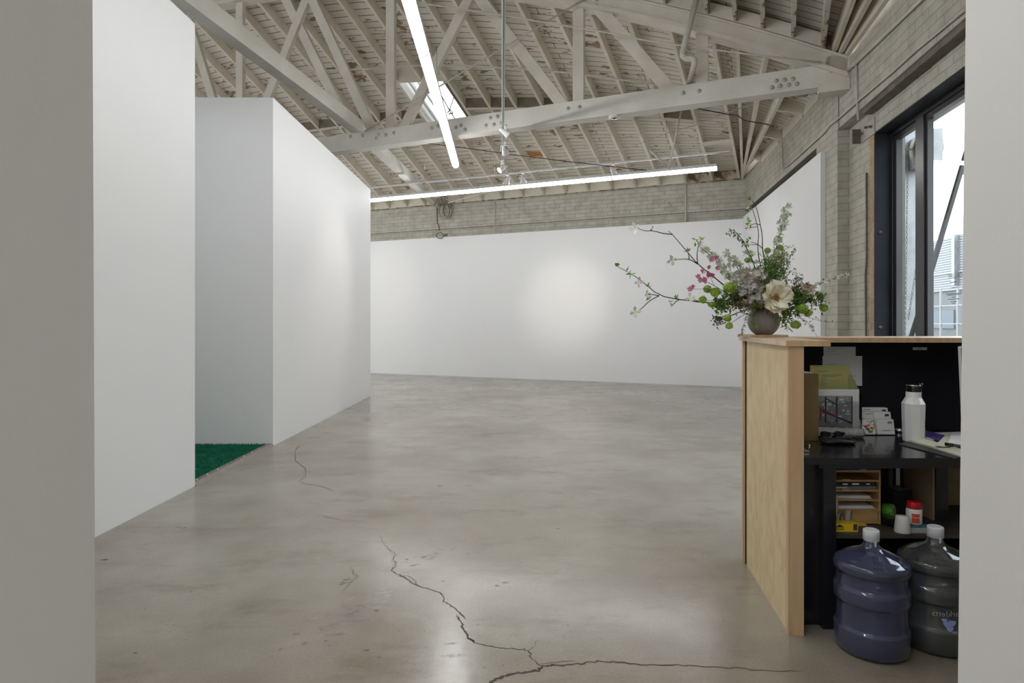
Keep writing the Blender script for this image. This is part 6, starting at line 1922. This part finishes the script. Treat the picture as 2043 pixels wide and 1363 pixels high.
leaves_at(rt2, [(1478 + FR.gauss(0, 12), 612 + FR.gauss(0, 8), 3.18 + FR.uniform(-.04, .04)) for _ in range(120)], .015, .007, 'leaf_brown', 2)
vn = stem_thing('hanging_vine', [([(1512, 600), (1500, 612), (1503, 636), (1506, 655)], 3.22, 3.16), ([(1500, 612), (1490, 625), (1482, 655), (1478, 668)], 3.2, 3.16)], 'olive green vine trailing down the left front of the vase', 'vine', .002, .0008, 'greenstem')
leaves_at(vn, along([(1512, 598), (1501, 612), (1503, 636), (1507, 652)], 90, 3.2, 3.16, 6), .012, .007, 'leaf_olive', 2, d=(0, 0, -.4))
leaves_at(vn, along([(1492, 620), (1484, 650), (1476, 667), (1486, 662)], 22, 3.18, 3.16, 3), .014, .006, 'leaf_dark', 2, d=(0, 0, -.4))
FILL = [('olive filler foliage in the centre behind the peony', 1520, 575, 17, 24, 'leaf_olive', 300, .013, .006), ('green filler foliage above the peony', 1548, 545, 18, 22, 'leaf', 260, .014, .006),
        ('fine light foliage below the tallest blossoms', 1560, 515, 14, 16, 'leaf_olive', 130, .012, .005), ('dark foliage right of the peony', 1580, 590, 18, 13, 'leaf_dark', 220, .016, .009),
        ('dark foliage low between vase and left branch', 1478, 600, 22, 12, 'leaf_dark', 240, .015, .008), ('olive foliage in the middle of the left side', 1470, 590, 22, 14, 'leaf_olive', 160, .014, .007),
        ('broad green leaves under the viburnum on the right', 1600, 600, 22, 12, 'leaf', 40, .036, .022), ('green leaves hanging at the lower left', 1440, 610, 16, 14, 'leaf', 60, .022, .012),
        ('scattered dark leaves hanging furthest lower left', 1432, 640, 9, 10, 'leaf_dark', 50, .014, .007), ('thin foliage at the far right around the viburnum', 1630, 600, 16, 14, 'leaf_dark', 60, .014, .007),
        ('pointed leaves hanging right of the vase', 1570, 630, 10, 14, 'leaf', 34, .026, .011), ('pale green foliage on the rim of the vase', 1515, 610, 14, 8, 'leaf_olive', 160, .012, .006),
        ('fine green foliage in the upper centre', 1530, 530, 10, 20, 'leaf', 120, .012, .005)]
for lab, x, y, sx, sy, m, n, ln, w in FILL:
    root = stem_thing('foliage_stem', [([((x + 1523) / 2, (y + 606) / 2), (x, y)], VD, VD - .02)], lab, 'foliage', .002, .001, 'greenstem')
    leaves_at(root, [(x + FR.gauss(0, sx * .6), y + FR.gauss(0, sy * .6), VD - .03 + FR.uniform(-.08, .06)) for _ in range(int(n * 1.7))], ln * 1.12, w * 1.15, m, 2)
lf = stem_thing('leafy_twig', [([(1575, 625), (1585, 640), (1590, 648)], 3.25, 3.2), ([(1560, 620), (1568, 648), (1571, 662)], 3.22, 3.2)], 'twig of bright pointed leaves hanging right of the vase', 'twig', .0015, .0008, 'greenstem')
leaves_at(lf, [(1568, 645, 3.2), (1570, 650, 3.2), (1572, 655, 3.2), (1566, 650, 3.2), (1557, 634, 3.2)], .034, .012, 'leaf_bright', 2, d=(0, 0, -.8))
bt_ = stem_thing('berry_cluster', [([(1525, 612), (1533, 622), (1540, 632)], 3.22, 3.2)], 'few dark red berries on the front rim of the vase', 'berries', .001, .0006)
for i in range(9):
    mb = MB(); mb.sphere(PX(1533 + FR.gauss(0, 9), 627 + FR.gauss(0, 6), 3.205), .0035, 6); mb.build('berry', [M['berry']], bt_)
leaves_at(bt_, [(1540 + FR.gauss(0, 7), 628 + FR.gauss(0, 5), 3.205) for _ in range(12)], .010, .005, 'leaf', 1)

for o in list(bpy.data.objects):
    if '_w' in o: del o['_w']
